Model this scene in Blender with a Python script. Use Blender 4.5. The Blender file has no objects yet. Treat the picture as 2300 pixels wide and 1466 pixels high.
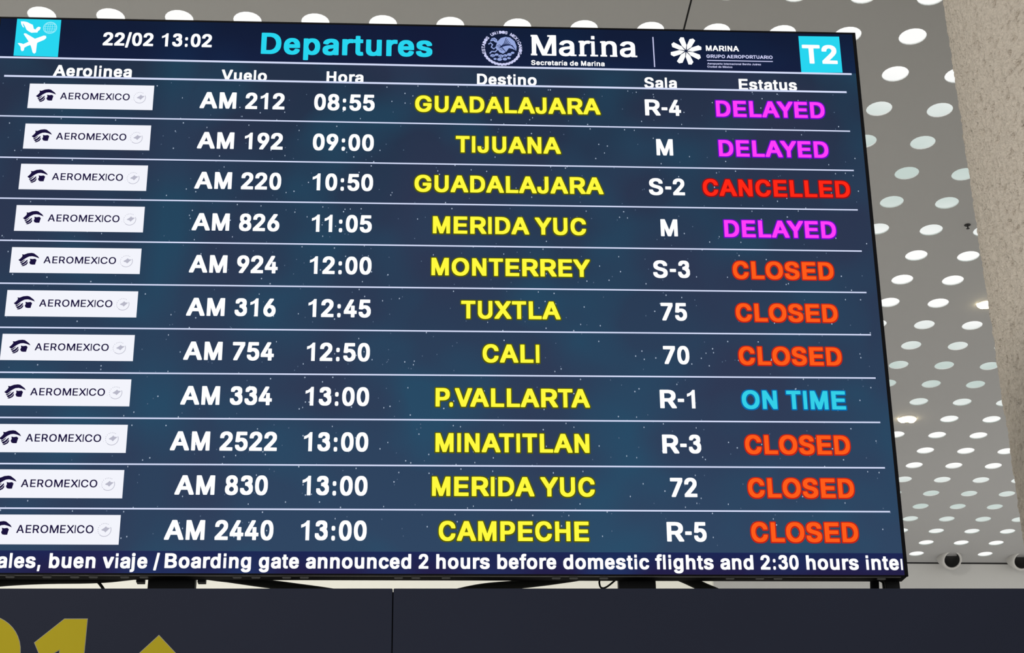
import bpy, bmesh, math, random
from mathutils import Vector, Matrix, noise
from mathutils.geometry import tessellate_polygon
PI = math.pi
SC = bpy.context.scene
COL = SC.collection

# ------------------------------------------------------------ camera, world, lights, exposure
cam_d = bpy.data.cameras.new('camera'); cam = bpy.data.objects.new('camera', cam_d); COL.objects.link(cam)
cam_d.sensor_width = 36.0; cam_d.lens = 3832.8 / 2300 * 36.0; cam_d.clip_start = 0.05; cam_d.clip_end = 300
Rr = (0.99989631, 0.00620859, -0.01299283); Rd = (-0.01440001, 0.43110694, -0.90218592); Rf = (0.0, 0.90227948, 0.43115165)
cam.matrix_world = Matrix(((Rr[0], -Rd[0], -Rf[0], 0.0), (Rr[1], -Rd[1], -Rf[1], 0.0), (Rr[2], -Rd[2], -Rf[2], 1.6), (0, 0, 0, 1)))
SC.camera = cam
w = bpy.data.worlds.new('world'); SC.world = w; w.use_nodes = True
bg = w.node_tree.nodes['Background']; bg.inputs[0].default_value = (1.0, 0.98, 0.955, 1); bg.inputs[1].default_value = 0.95
def area(name, loc, target, sx, sy, power, col):
    d = bpy.data.lights.new(name, 'AREA'); d.shape = 'RECTANGLE'; d.size = sx; d.size_y = sy; d.energy = power; d.color = col
    o = bpy.data.objects.new(name, d); COL.objects.link(o); o.location = loc
    o.rotation_euler = (Vector(target) - Vector(loc)).to_track_quat('-Z', 'Y').to_euler(); return o
area('column_relief_fill', (-5.0, 1.0, 7.6), (2.9, 7.4, 5.0), 1.6, 1.6, 420, (1.0, 0.95, 0.88))  # added light from the left, brings out the column's relief
area('far_ceiling_fill', (6.0, 18.0, 2.6), (6.0, 18.3, 8.0), 10.0, 1.0, 120, (1.0, 0.98, 0.96))  # added upward fill to lift the dim far end of the ceiling
area('cream_wall_fill', (-2.8, 12.4, 3.6), (-2.8, 14.0, 6.0), 8.0, 0.3, 66, (1.0, 0.98, 0.93))  # added hidden strip that brightens the cream wall seen below the board
SC.view_settings.view_transform = 'Standard'; SC.view_settings.look = 'None'
SC.view_settings.exposure = 0.0; SC.view_settings.gamma = 1.0; SC.view_settings.use_curve_mapping = False

# ------------------------------------------------------------ helpers
def lin(c): 
    c /= 255.0
    return c / 12.92 if c <= 0.04045 else ((c + 0.055) / 1.055) ** 2.4
def rgb(r, g, b): return (lin(r), lin(g), lin(b), 1.0)
def tag(o, label=None, cat=None, group=None, kind=None):
    if label: o['label'] = label
    if cat: o['category'] = cat
    if group: o['group'] = group
    if kind: o['kind'] = kind
    return o
def empty(name, loc=(0, 0, 0), mat=None):
    o = bpy.data.objects.new(name, None); COL.objects.link(o); o.empty_display_size = 0.2
    if mat is not None: o.matrix_world = mat
    else: o.location = loc
    return o
def link(name, me, mat, parent=None):
    o = bpy.data.objects.new(name, me); COL.objects.link(o)
    if mat and not me.materials: me.materials.append(mat)
    if parent: o.parent = parent
    return o
def mesh_from(vs, fs, name='shape'):
    me = bpy.data.meshes.new(name); me.from_pydata(vs, [], fs); me.update(); return me
class MB:
    def __init__(s): s.v = []; s.f = []
    def box(s, x0, x1, y0, y1, z0, z1):
        n = len(s.v)
        s.v += [(x, y, z) for z in (z0, z1) for y in (y0, y1) for x in (x0, x1)]
        s.f += [(n, n+2, n+3, n+1), (n+4, n+5, n+7, n+6), (n, n+1, n+5, n+4), (n+2, n+6, n+7, n+3), (n, n+4, n+6, n+2), (n+1, n+3, n+7, n+5)]
        return s
    def tube(s, pts, r, seg=12, caps=True):
        pts = [Vector(p) for p in pts]; rings = []
        for i, p in enumerate(pts):
            t = (pts[min(i+1, len(pts)-1)] - pts[max(i-1, 0)]).normalized()
            a = t.cross(Vector((0, 1, 0)));
            if a.length < .1: a = t.cross(Vector((1, 0, 0)))
            a.normalize(); b = t.cross(a).normalized()
            n = len(s.v); rings.append(n)
            s.v += [tuple(p + (a * math.cos(2*PI*k/seg) + b * math.sin(2*PI*k/seg)) * r) for k in range(seg)]
        for a, b in zip(rings, rings[1:]):
            for k in range(seg): s.f.append((a+k, a+(k+1) % seg, b+(k+1) % seg, b+k))
        if caps: s.f.append(tuple(rings[0]+k for k in range(seg))[::-1]); s.f.append(tuple(rings[-1]+k for k in range(seg)))
        return s
    def lathe(s, prof, seg=28, c=(0, 0, 0)):   # profile of (radius, z), axis z
        rings = []
        for r, z in prof:
            n = len(s.v); rings.append(n)
            s.v += [(c[0] + r*math.cos(2*PI*k/seg), c[1] + r*math.sin(2*PI*k/seg), c[2] + z) for k in range(seg)]
        for a, b in zip(rings, rings[1:]):
            for k in range(seg): s.f.append((a+k, a+(k+1) % seg, b+(k+1) % seg, b+k))
        return s
    def build(s, name, mat, parent=None, bevel=0, smooth=False):
        me = mesh_from(s.v, s.f, name)
        if bevel:
            bm = bmesh.new(); bm.from_mesh(me)
            bmesh.ops.bevel(bm, geom=list(bm.edges), offset=bevel, segments=2, affect='EDGES'); bm.to_mesh(me); bm.free()
        bm = bmesh.new(); bm.from_mesh(me); bmesh.ops.recalc_face_normals(bm, faces=bm.faces); bm.to_mesh(me); bm.free()
        if smooth:
            for p in me.polygons: p.use_smooth = True
        return link(name, me, mat, parent)
def spline(pts, n=10):                       # Catmull-Rom through the points
    P = [Vector(p) for p in pts]; P = [2*P[0]-P[1]] + P + [2*P[-1]-P[-2]]; out = []
    for i in range(1, len(P)-2):
        for k in range(n):
            t = k/n; a, b, c, d = P[i-1:i+3]
            out.append(0.5*((2*b) + (c-a)*t + (2*a-5*b+4*c-d)*t*t + (3*b-a-3*c+d)*t**3))
    out.append(P[-2]); return out

# ------------------------------------------------------------ materials
def pbr(name, col, rough=0.6, metal=0.0, nscale=0, namt=0.0, bump=0.0, bscale=40, spec=0.5):
    m = bpy.data.materials.new(name); m.use_nodes = True; nt = m.node_tree; b = nt.nodes['Principled BSDF']
    b.inputs['Base Color'].default_value = col; b.inputs['Roughness'].default_value = rough; b.inputs['Metallic'].default_value = metal
    b.inputs['Specular IOR Level'].default_value = spec
    tc = nt.nodes.new('ShaderNodeTexCoord')
    if namt:
        n = nt.nodes.new('ShaderNodeTexNoise'); n.inputs['Scale'].default_value = nscale; n.inputs['Detail'].default_value = 4
        mx = nt.nodes.new('ShaderNodeMix'); mx.data_type = 'RGBA'
        mx.inputs[6].default_value = tuple(c*(1-namt) for c in col[:3]) + (1,); mx.inputs[7].default_value = tuple(min(1, c*(1+namt)) for c in col[:3]) + (1,)
        nt.links.new(tc.outputs['Object'], n.inputs['Vector']); nt.links.new(n.outputs['Fac'], mx.inputs[0]); nt.links.new(mx.outputs[2], b.inputs['Base Color'])
    if bump:
        n2 = nt.nodes.new('ShaderNodeTexNoise'); n2.inputs['Scale'].default_value = bscale; n2.inputs['Detail'].default_value = 5
        bp = nt.nodes.new('ShaderNodeBump'); bp.inputs['Strength'].default_value = bump; bp.inputs['Distance'].default_value = 0.01 if bump < 1 else 0.022
        nt.links.new(tc.outputs['Object'], n2.inputs['Vector']); nt.links.new(n2.outputs['Fac'], bp.inputs['Height']); nt.links.new(bp.outputs['Normal'], b.inputs['Normal'])
    return m
def emis(name, r, g, b, k=1.0):
    m = bpy.data.materials.new(name); m.use_nodes = True; nt = m.node_tree; nt.nodes.clear()
    e = nt.nodes.new('ShaderNodeEmission'); o = nt.nodes.new('ShaderNodeOutputMaterial')
    e.inputs[0].default_value = rgb(r, g, b); e.inputs[1].default_value = k; nt.links.new(e.outputs[0], o.inputs[0])
    try: m.cycles.emission_sampling = 'NONE' if k <= 1.01 else 'AUTO'
    except Exception: pass
    return m
def screen_mat(name, top, bot, teal, warm, y0, y1, grid=True):   # the LED picture behind the lettering
    m = bpy.data.materials.new(name); m.use_nodes = True; nt = m.node_tree; nt.nodes.clear(); N = nt.nodes.new; L = nt.links.new
    e = N('ShaderNodeEmission'); o = N('ShaderNodeOutputMaterial'); L(e.outputs[0], o.inputs[0])
    tc = N('ShaderNodeTexCoord'); sp = N('ShaderNodeSeparateXYZ'); L(tc.outputs['Object'], sp.inputs[0])
    mr = N('ShaderNodeMapRange'); mr.inputs[1].default_value = y0; mr.inputs[2].default_value = y1; L(sp.outputs[1], mr.inputs[0])
    a = N('ShaderNodeMix'); a.data_type = 'RGBA'; a.inputs[6].default_value = rgb(*top); a.inputs[7].default_value = rgb(*bot); L(mr.outputs[0], a.inputs[0])
    n = N('ShaderNodeTexNoise'); n.inputs['Scale'].default_value = 2.6; n.inputs['Detail'].default_value = 1.5; L(tc.outputs['Object'], n.inputs['Vector'])
    r = N('ShaderNodeMapRange'); r.inputs[1].default_value = .45; r.inputs[2].default_value = .68; r.inputs[4].default_value = .75; L(n.outputs['Fac'], r.inputs[0])
    # teal columns of the picture, as on the real screen between the logo cards and the flight numbers
    cx = N('ShaderNodeMath'); cx.operation = 'SUBTRACT'; cx.inputs[1].default_value = 0.46; L(sp.outputs[0], cx.inputs[0])
    ab = N('ShaderNodeMath'); ab.operation = 'ABSOLUTE'; L(cx.outputs[0], ab.inputs[0])
    cr = N('ShaderNodeMapRange'); cr.inputs[1].default_value = 0.03; cr.inputs[2].default_value = 0.16; cr.inputs[3].default_value = .8; cr.inputs[4].default_value = 0; L(ab.outputs[0], cr.inputs[0])
    mxx = N('ShaderNodeMath'); mxx.operation = 'MAXIMUM'; L(r.outputs[0], mxx.inputs[0]); L(cr.outputs[0], mxx.inputs[1])
    b = N('ShaderNodeMix'); b.data_type = 'RGBA'; L(mxx.outputs[0], b.inputs[0]); L(a.outputs[2], b.inputs[6])
    bt = N('ShaderNodeMix'); bt.data_type = 'RGBA'; bt.inputs[6].default_value = rgb(*teal); bt.inputs[7].default_value = rgb(*[c*1.18 for c in teal]); L(mr.outputs[0], bt.inputs[0]); L(bt.outputs[2], b.inputs[7])
    n2 = N('ShaderNodeTexNoise'); n2.inputs['Scale'].default_value = 1.7; n2.inputs['Detail'].default_value = 1; 
    mp = N('ShaderNodeMapping'); mp.inputs['Location'].default_value = (7, 3, 1); L(tc.outputs['Object'], mp.inputs[0]); L(mp.outputs[0], n2.inputs['Vector'])
    r2 = N('ShaderNodeMapRange'); r2.inputs[1].default_value = .5; r2.inputs[2].default_value = .7; r2.inputs[4].default_value = .5; L(n2.outputs['Fac'], r2.inputs[0])
    c = N('ShaderNodeMix'); c.data_type = 'RGBA'; L(r2.outputs[0], c.inputs[0]); L(b.outputs[2], c.inputs[6]); c.inputs[7].default_value = rgb(*warm)
    L(c.outputs[2], e.inputs[0])
    try: m.cycles.emission_sampling = 'NONE'
    except Exception: pass
    return m
M = {}
M['ceil'] = pbr('painted ceiling sheet', (0.375, 0.373, 0.370, 1), 0.75, nscale=0.7, namt=0.03)
M['lining'] = pbr('white skylight lining', (0.82, 0.85, 0.83, 1), 0.5, nscale=3, namt=0.03)
M['gap'] = pbr('dark joint backing', (0.02, 0.02, 0.02, 1), 0.9, nscale=5, namt=0.1)
M['floor'] = pbr('pale terrazzo floor', (0.62, 0.60, 0.56, 1), 0.35, nscale=60, namt=0.12)
M['wall'] = pbr('grey wall paint', (0.60, 0.60, 0.585, 1), 0.7, nscale=1.2, namt=0.05)
M['cream'] = pbr('cream wall paint', (0.86, 0.86, 0.78, 1), 0.6, nscale=1.0, namt=0.02)
M['black'] = pbr('black metal', (0.003, 0.003, 0.004, 1), 0.8, nscale=8, namt=0.2, spec=0.08)
M['rubber'] = pbr('black cable jacket', (0.010, 0.011, 0.009, 1), 0.7, nscale=8, namt=0.2, spec=0.15)
M['post'] = pbr('dark grey steel', (0.016, 0.017, 0.018, 1), 0.7, nscale=8, namt=0.2, spec=0.15)
M['trim'] = pbr('dull aluminium trim', (0.11, 0.11, 0.105, 1), 0.6, 0.0, nscale=9, namt=0.15)
M['navy'] = pbr('navy sign face', (0.0125, 0.0150, 0.0265, 1), 0.6, nscale=1.3, namt=0.12, spec=0.06)
M['yellow'] = pbr('yellow sign vinyl', (0.285, 0.232, 0.010, 1), 0.6, nscale=6, namt=0.03, spec=0.06)
M['edge'] = pbr('grey vinyl edge', (0.20, 0.19, 0.15, 1), 0.5, nscale=6, namt=0.03)
M['nozzle'] = pbr('pale grey painted metal', (0.52, 0.51, 0.49, 1), 0.5, nscale=4, namt=0.05)
M['bore'] = pbr('dark nozzle bore', (0.016, 0.016, 0.016, 1), 0.8, nscale=4, namt=0.2)
M['lamp'] = emis('warm lamp', 255, 236, 190, 12.0)
M['lampring'] = pbr('lamp reflector', (0.95, 0.90, 0.78, 1), 0.4, 0.0, nscale=4, namt=0.03)
M['screen'] = screen_mat('LED picture', (37, 50, 72), (48, 70, 98), (34, 68, 92), (50, 52, 78), 0.0, -1.9)
M['header'] = screen_mat('LED header picture', (19, 29, 55), (22, 32, 62), (18, 34, 62), (22, 26, 56), 0.25, 0.1)
M['ticker'] = screen_mat('LED ticker picture', (29, 38, 84), (36, 32, 72), (28, 46, 88), (40, 36, 82), -1.93, -2.0)
M['white'] = emis('LED white', 252, 253, 255, 1.05)
M['lav'] = emis('LED lavender', 205, 208, 245)
M['line'] = emis('LED pale line', 212, 220, 248)
M['cyan'] = emis('LED cyan', 40, 214, 240)
M['cyanhalo'] = emis('LED deep blue', 8, 62, 118)
M['yel'] = emis('LED yellow', 255, 250, 62)
M['yelhalo'] = emis('LED olive', 84, 88, 10)
M['mag'] = emis('LED magenta', 255, 62, 250)
M['maghalo'] = emis('LED violet', 104, 8, 196)
M['red'] = emis('LED red', 255, 40, 22)
M['redhalo'] = emis('LED dark red', 138, 16, 26)
M['org'] = emis('LED orange', 255, 92, 26)
M['orghalo'] = emis('LED dark orange', 190, 34, 22)
M['ont'] = emis('LED turquoise', 52, 208, 232)
M['onthalo'] = emis('LED blue', 8, 104, 172)
M['card'] = emis('LED card white', 243, 244, 252)
M['ink'] = emis('LED card ink', 26, 18, 60)
M['inkgrey'] = emis('LED card grey', 184, 184, 200)
M['emblem'] = emis('LED emblem blue', 150, 168, 222)
M['emblemd'] = emis('LED emblem dark', 24, 36, 78)
M['globe'] = emis('LED pale cyan', 150, 236, 250)
M['star'] = emis('LED star', 168, 182, 202)
M['stard'] = emis('LED faint star', 88, 106, 132)

# ------------------------------------------------------------ the hall
Z0 = 1.6
CZ = Z0 + 6.5                 # underside of the ceiling
PSI = 0.0660612; SX = 0.4327961; OX, OY = 2.2211697, 9.2608008
LAT = Matrix.Translation((OX, OY, CZ)) @ Matrix.Rotation(PSI, 4, 'Z')    # lattice frame: x along the rows of holes, y away

def struct(name, mb, mat, **k): return tag(mb.build(name, mat, **k), kind='structure')
struct('floor', MB().box(-22, 22, -14, 24, -0.2, 0.0), M['floor'])
UMIN, UMAX, VMIN, VMAX = -18, 15, -10, 25
COLC = (3.18, 7.88); COLR = 0.693
ceiling = tag(empty('ceiling', mat=LAT), kind='structure')
def in_frame(p, pad=60):
    q = Vector(p) - Vector((0, 0, Z0)); z = q.dot(Vector(Rf))
    x = 1150 + 3832.8*q.dot(Vector(Rr))/z; y = 733 + 3832.8*q.dot(Vector(Rd))/z
    return x, y, (-pad < x < 2300+pad and -pad < y < 1280 and (x > 1880+pad*0 or y < 110))
NOZ = {(9, 25), (11, 25), (13, 25), (7, 25)}
LAMPS = [(5, 9), (5, 15)]
HX, HY = 0.0905, 0.0945
def hole_pts(n=20): return [(HX*math.cos(2*PI*k/n + PI/4), HY*math.sin(2*PI*k/n + PI/4)) for k in range(n)]
HP = hole_pts()
def sq_pts(n=20):
    out = []
    for k in range(n):
        a = 2*PI*k/n + PI/4; c, s = math.cos(a), math.sin(a); m = max(abs(c), abs(s)); out.append((c/m*SX/2, s/m*SX/2))
    return out
SP = sq_pts()
SEAM = -2.5*SX
def panel(name, u0, u1):
    vs, fs = [], []
    G = 0.006
    for j in range(VMIN, VMAX+1):
        for i in range(u0, u1+1):
            cx, cy = i*SX, j*SX; n = len(vs); plain = (i, j) in NOZ
            W = LAT @ Vector((cx, cy, 0))
            def cl(x):
                if abs(x - SEAM) < 1e-4: return x + (G if i > -3 else -G)
                return x
            ymax = 25.8*SX
            sq = [(cl(cx+x), min(cy+y, 1e9)) for x, y in SP]
            if plain:
                vs += [(x, y, 0) for x, y in sq]; fs.append(tuple(n+k for k in range(20))[::-1]); continue
            vs += [(x, y, 0) for x, y in sq] + [(cx+x, cy+y, 0) for x, y in HP] + [(cx+x, cy+y, 0.004) for x, y in HP]
            for k in range(20):
                k2 = (k+1) % 20
                fs.append((n+k2, n+k, n+20+k, n+20+k2)); fs.append((n+20+k2, n+20+k, n+40+k, n+40+k2))
    me = mesh_from(vs, fs, name)
    return link(name, me, M['ceil'], ceiling)
panel('ceiling_panel', UMIN, -3); panel('ceiling_panel', -2, UMAX)
# border strip between the last row of holes and the wall, and the plain front margin
y1 = (VMAX+0.5)*SX
MB().box(SEAM+0.006, (UMAX+.5)*SX, y1, 25.78*SX, 0, 0.02).build('ceiling_edge', M['ceil'], ceiling)
MB().box((UMIN-.5)*SX, SEAM-0.006, y1, 25.78*SX, 0, 0.02).build('ceiling_edge', M['ceil'], ceiling)
MB().box(SEAM-0.03, SEAM+0.03, (VMIN-.5)*SX, 25.8*SX, 0.024, 0.03).build('joint_backing', M['gap'], ceiling)
MB().box((UMIN-.5)*SX, (UMAX+.5)*SX, 25.81*SX, 26.3*SX, -0.017, 0.03).build('joint_backing', M['gap'], ceiling)
# a short translucent lining in every hole
rim_me = None; rest = MB()
rv = [(x*1.0, y*1.0, 0.0042) for x, y in HP] + [(x*1.02, y*1.02, 0.013) for x, y in HP] + [(x*1.10, y*1.10, 0.013) for x, y in HP] + [(x*1.10, y*1.10, 0.005) for x, y in HP]
rf = []
for q in range(3):
    for k in range(20): rf.append((q*20+k, q*20+(k+1) % 20, q*20+20+(k+1) % 20, q*20+20+k))
rim_me = mesh_from(rv, rf, 'skylight_lining'); rim_me.materials.append(M['lining'])
for p in rim_me.polygons: p.use_smooth = True
for j in range(VMIN, VMAX+1):
    for i in range(UMIN, UMAX+1):
        if (i, j) in NOZ or (i, j) in LAMPS: continue
        if in_frame(LAT @ Vector((i*SX, j*SX, 0)))[2]:
            o = bpy.data.objects.new('skylight_lining', rim_me); COL.objects.link(o); o.parent = ceiling; o.location = (i*SX, j*SX, 0)
        else:
            n = len(rest.v); rest.v += [(x+i*SX, y+j*SX, z) for x, y, z in rv]; rest.f += [tuple(a+n for a in f) for f in rf]
o = link('skylight_linings_elsewhere', mesh_from(rest.v, rest.f), M['lining'], ceiling); tag(o, kind='stuff')
# translucent daylit roof above: one glowing sheet, daylight and duller beam bands put into its emission
gm = bpy.data.materials.new('daylit roof glazing'); gm.use_nodes = True; nt = gm.node_tree; nt.nodes.clear(); N = nt.nodes.new; L = nt.links.new
e = N('ShaderNodeEmission'); oo = N('ShaderNodeOutputMaterial'); L(e.outputs[0], oo.inputs[0])
tc = N('ShaderNodeTexCoord'); sp = N('ShaderNodeSeparateXYZ'); L(tc.outputs['Object'], sp.inputs[0])
m1 = N('ShaderNodeMath'); m1.operation = 'MULTIPLY_ADD'; m1.inputs[1].default_value = 2*PI/(8.9*SX); m1.inputs[2].default_value = -2*PI*5.0/8.9; L(sp.outputs[1], m1.inputs[0])
m2 = N('ShaderNodeMath'); m2.operation = 'COSINE'; L(m1.outputs[0], m2.inputs[0])
nz = N('ShaderNodeTexNoise'); nz.inputs['Scale'].default_value = 2.2; nz.inputs['Detail'].default_value = 2; L(tc.outputs['Object'], nz.inputs['Vector'])
m3 = N('ShaderNodeMath'); m3.operation = 'MULTIPLY_ADD'; m3.inputs[1].default_value = 1.2; L(nz.outputs['Fac'], m3.inputs[0]); L(m2.outputs[0], m3.inputs[2])
mr = N('ShaderNodeMapRange'); mr.inputs[1].default_value = 0.1; mr.inputs[2].default_value = 1.6; L(m3.outputs[0], mr.inputs[0])
mx = N('ShaderNodeMix'); mx.data_type = 'RGBA'; mx.inputs[6].default_value = (1.0, 1.0, 0.985, 1); mx.inputs[7].default_value = (0.55, 0.65, 0.61, 1); L(mr.outputs[0], mx.inputs[0]); L(mx.outputs[2], e.inputs[0])
MB().box((UMIN-2)*SX, (UMAX+2)*SX, (VMIN-2)*SX, (VMAX+4)*SX, 0.32, 0.34).build('roof_glazing', gm, ceiling)

# walls
wm = LAT @ Matrix.Translation((0, 25.8*SX, 0))
wb = MB(); wb.box((UMIN-.5)*SX, (UMAX+.5)*SX, 0.0, 0.25, -CZ, -0.018)
o = struct('wall_back', wb, M['wall']); o.matrix_world = wm
struct('wall_left', MB().box(-7.5, 1.677, 14.0, 14.25, 0, 6.9), M['cream'], bevel=0.01)

# rough stucco column at the right
def column():
    vs, fs = [], []; nz_, na = 560, 330
    a0, a1 = PI*0.62, PI*1.72                  # fine relief on the side towards the board and camera
    angs = [a0 + (a1-a0)*k/(na-1) for k in range(na)] + [a1 + (2*PI-(a1-a0))*k/24 for k in range(1, 24)]
    zs = [0.0, 1.0, 2.0, 3.0] + [3.4 + (8.1-3.4)*k/(nz_-1) for k in range(nz_)]
    n = len(angs)
    for z in zs:
        for a in angs:
            c, s = math.cos(a), math.sin(a); p = Vector((c*COLR, s*COLR, z))
            q = Vector((p.x*30, p.y*30, p.z*20 + p.y*14))
            d = noise.noise(q)*0.5 + noise.noise(q*2.3)*0.3 + noise.noise(q*0.3)*0.25
            v = noise.noise(q*1.35 + Vector((9, 3, 5)))
            d -= max(0.0, v-0.22)*2.2
            r = COLR + d*0.022 
            vs.append((c*r, s*r, z))
    for i in range(len(zs)-1):
        for k in range(n): fs.append((i*n+k, i*n+(k+1) % n, (i+1)*n+(k+1) % n, (i+1)*n+k))
    me = mesh_from(vs, fs, 'column'); me.polygons.foreach_set('use_smooth', [True]*len(me.polygons))
    return me
mc = pbr('rough beige stucco', (0.540, 0.488, 0.420, 1), 0.9, nscale=60, namt=0.22, bump=1.0, bscale=62, spec=0.2)
o = link('stucco_column', column(), mc); o.location = (COLC[0], COLC[1], 0)
tag(o, 'thick round column of rough beige stucco at the right edge of the view', 'column')

# ceiling fittings
def downlight(i, j, label):
    t = tag(empty('downlight', mat=LAT @ Matrix.Translation((i*SX, j*SX, 0))), label, 'ceiling light', 'bright downlights set in the perforated ceiling')
    MB().lathe([(0.092, 0.022), (0.092, -0.004), (0.080, -0.008), (0.076, 0.03), (0.02, 0.05), (0.001, 0.05)], c=(0, 0, 0)).build('reflector', M['lampring'], t, smooth=True)
    for dx in (-0.043, 0.043):
        MB().lathe([(0.001, -0.040), (0.028, -0.034), (0.048, -0.014), (0.052, 0.006), (0.04, 0.03)], c=(dx, 0, 0), seg=20).build('bulb', M['lamp'], t, smooth=True)
downlight(5, 9, 'bright round ceiling light shining beside the stucco column edge')
downlight(5, 15, 'bright round ceiling light shining just right of the departures board')
t = tag(empty('sprinkler_head', mat=LAT @ Matrix.Translation((3.61*SX, 5.78*SX, 0))), 'tiny dark sprinkler head on the perforated ceiling near the stucco column', 'sprinkler')
MB().lathe([(0.001, -0.002), (0.026, -0.002), (0.026, 0.0)], seg=16).build('rosette', M['bore'], t)
MB().lathe([(0.001, -0.035), (0.014, -0.033), (0.006, -0.025), (0.006, -0.002)], seg=12).build('sprinkler_body', M['bore'], t)
def nozzle(u, v, label):
    m = LAT @ Matrix.Translation((u*SX, v*SX, -0.05)) @ Matrix.Rotation(math.radians(-58), 4, 'X')
    t = tag(empty('air_nozzle', mat=m), label, 'air nozzle', 'round air nozzles along the ceiling edge')
    MB().lathe([(0.140, 0.16), (0.138, 0.05), (0.131, -0.02), (0.118, -0.052), (0.100, -0.056), (0.094, -0.03), (0.094, 0.10)]).build('collar', M['nozzle'], t, smooth=True)
    MB().lathe([(0.0935, -0.045), (0.090, 0.06), (0.001, 0.06)]).build('bore', M['bore'], t, smooth=True)
nozzle(9.02, 25.10, 'round air nozzle with dark bore at the far ceiling edge beside the board')
nozzle(11.08, 25.16, 'round air nozzle with dark bore cut by the right picture edge')

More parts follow.
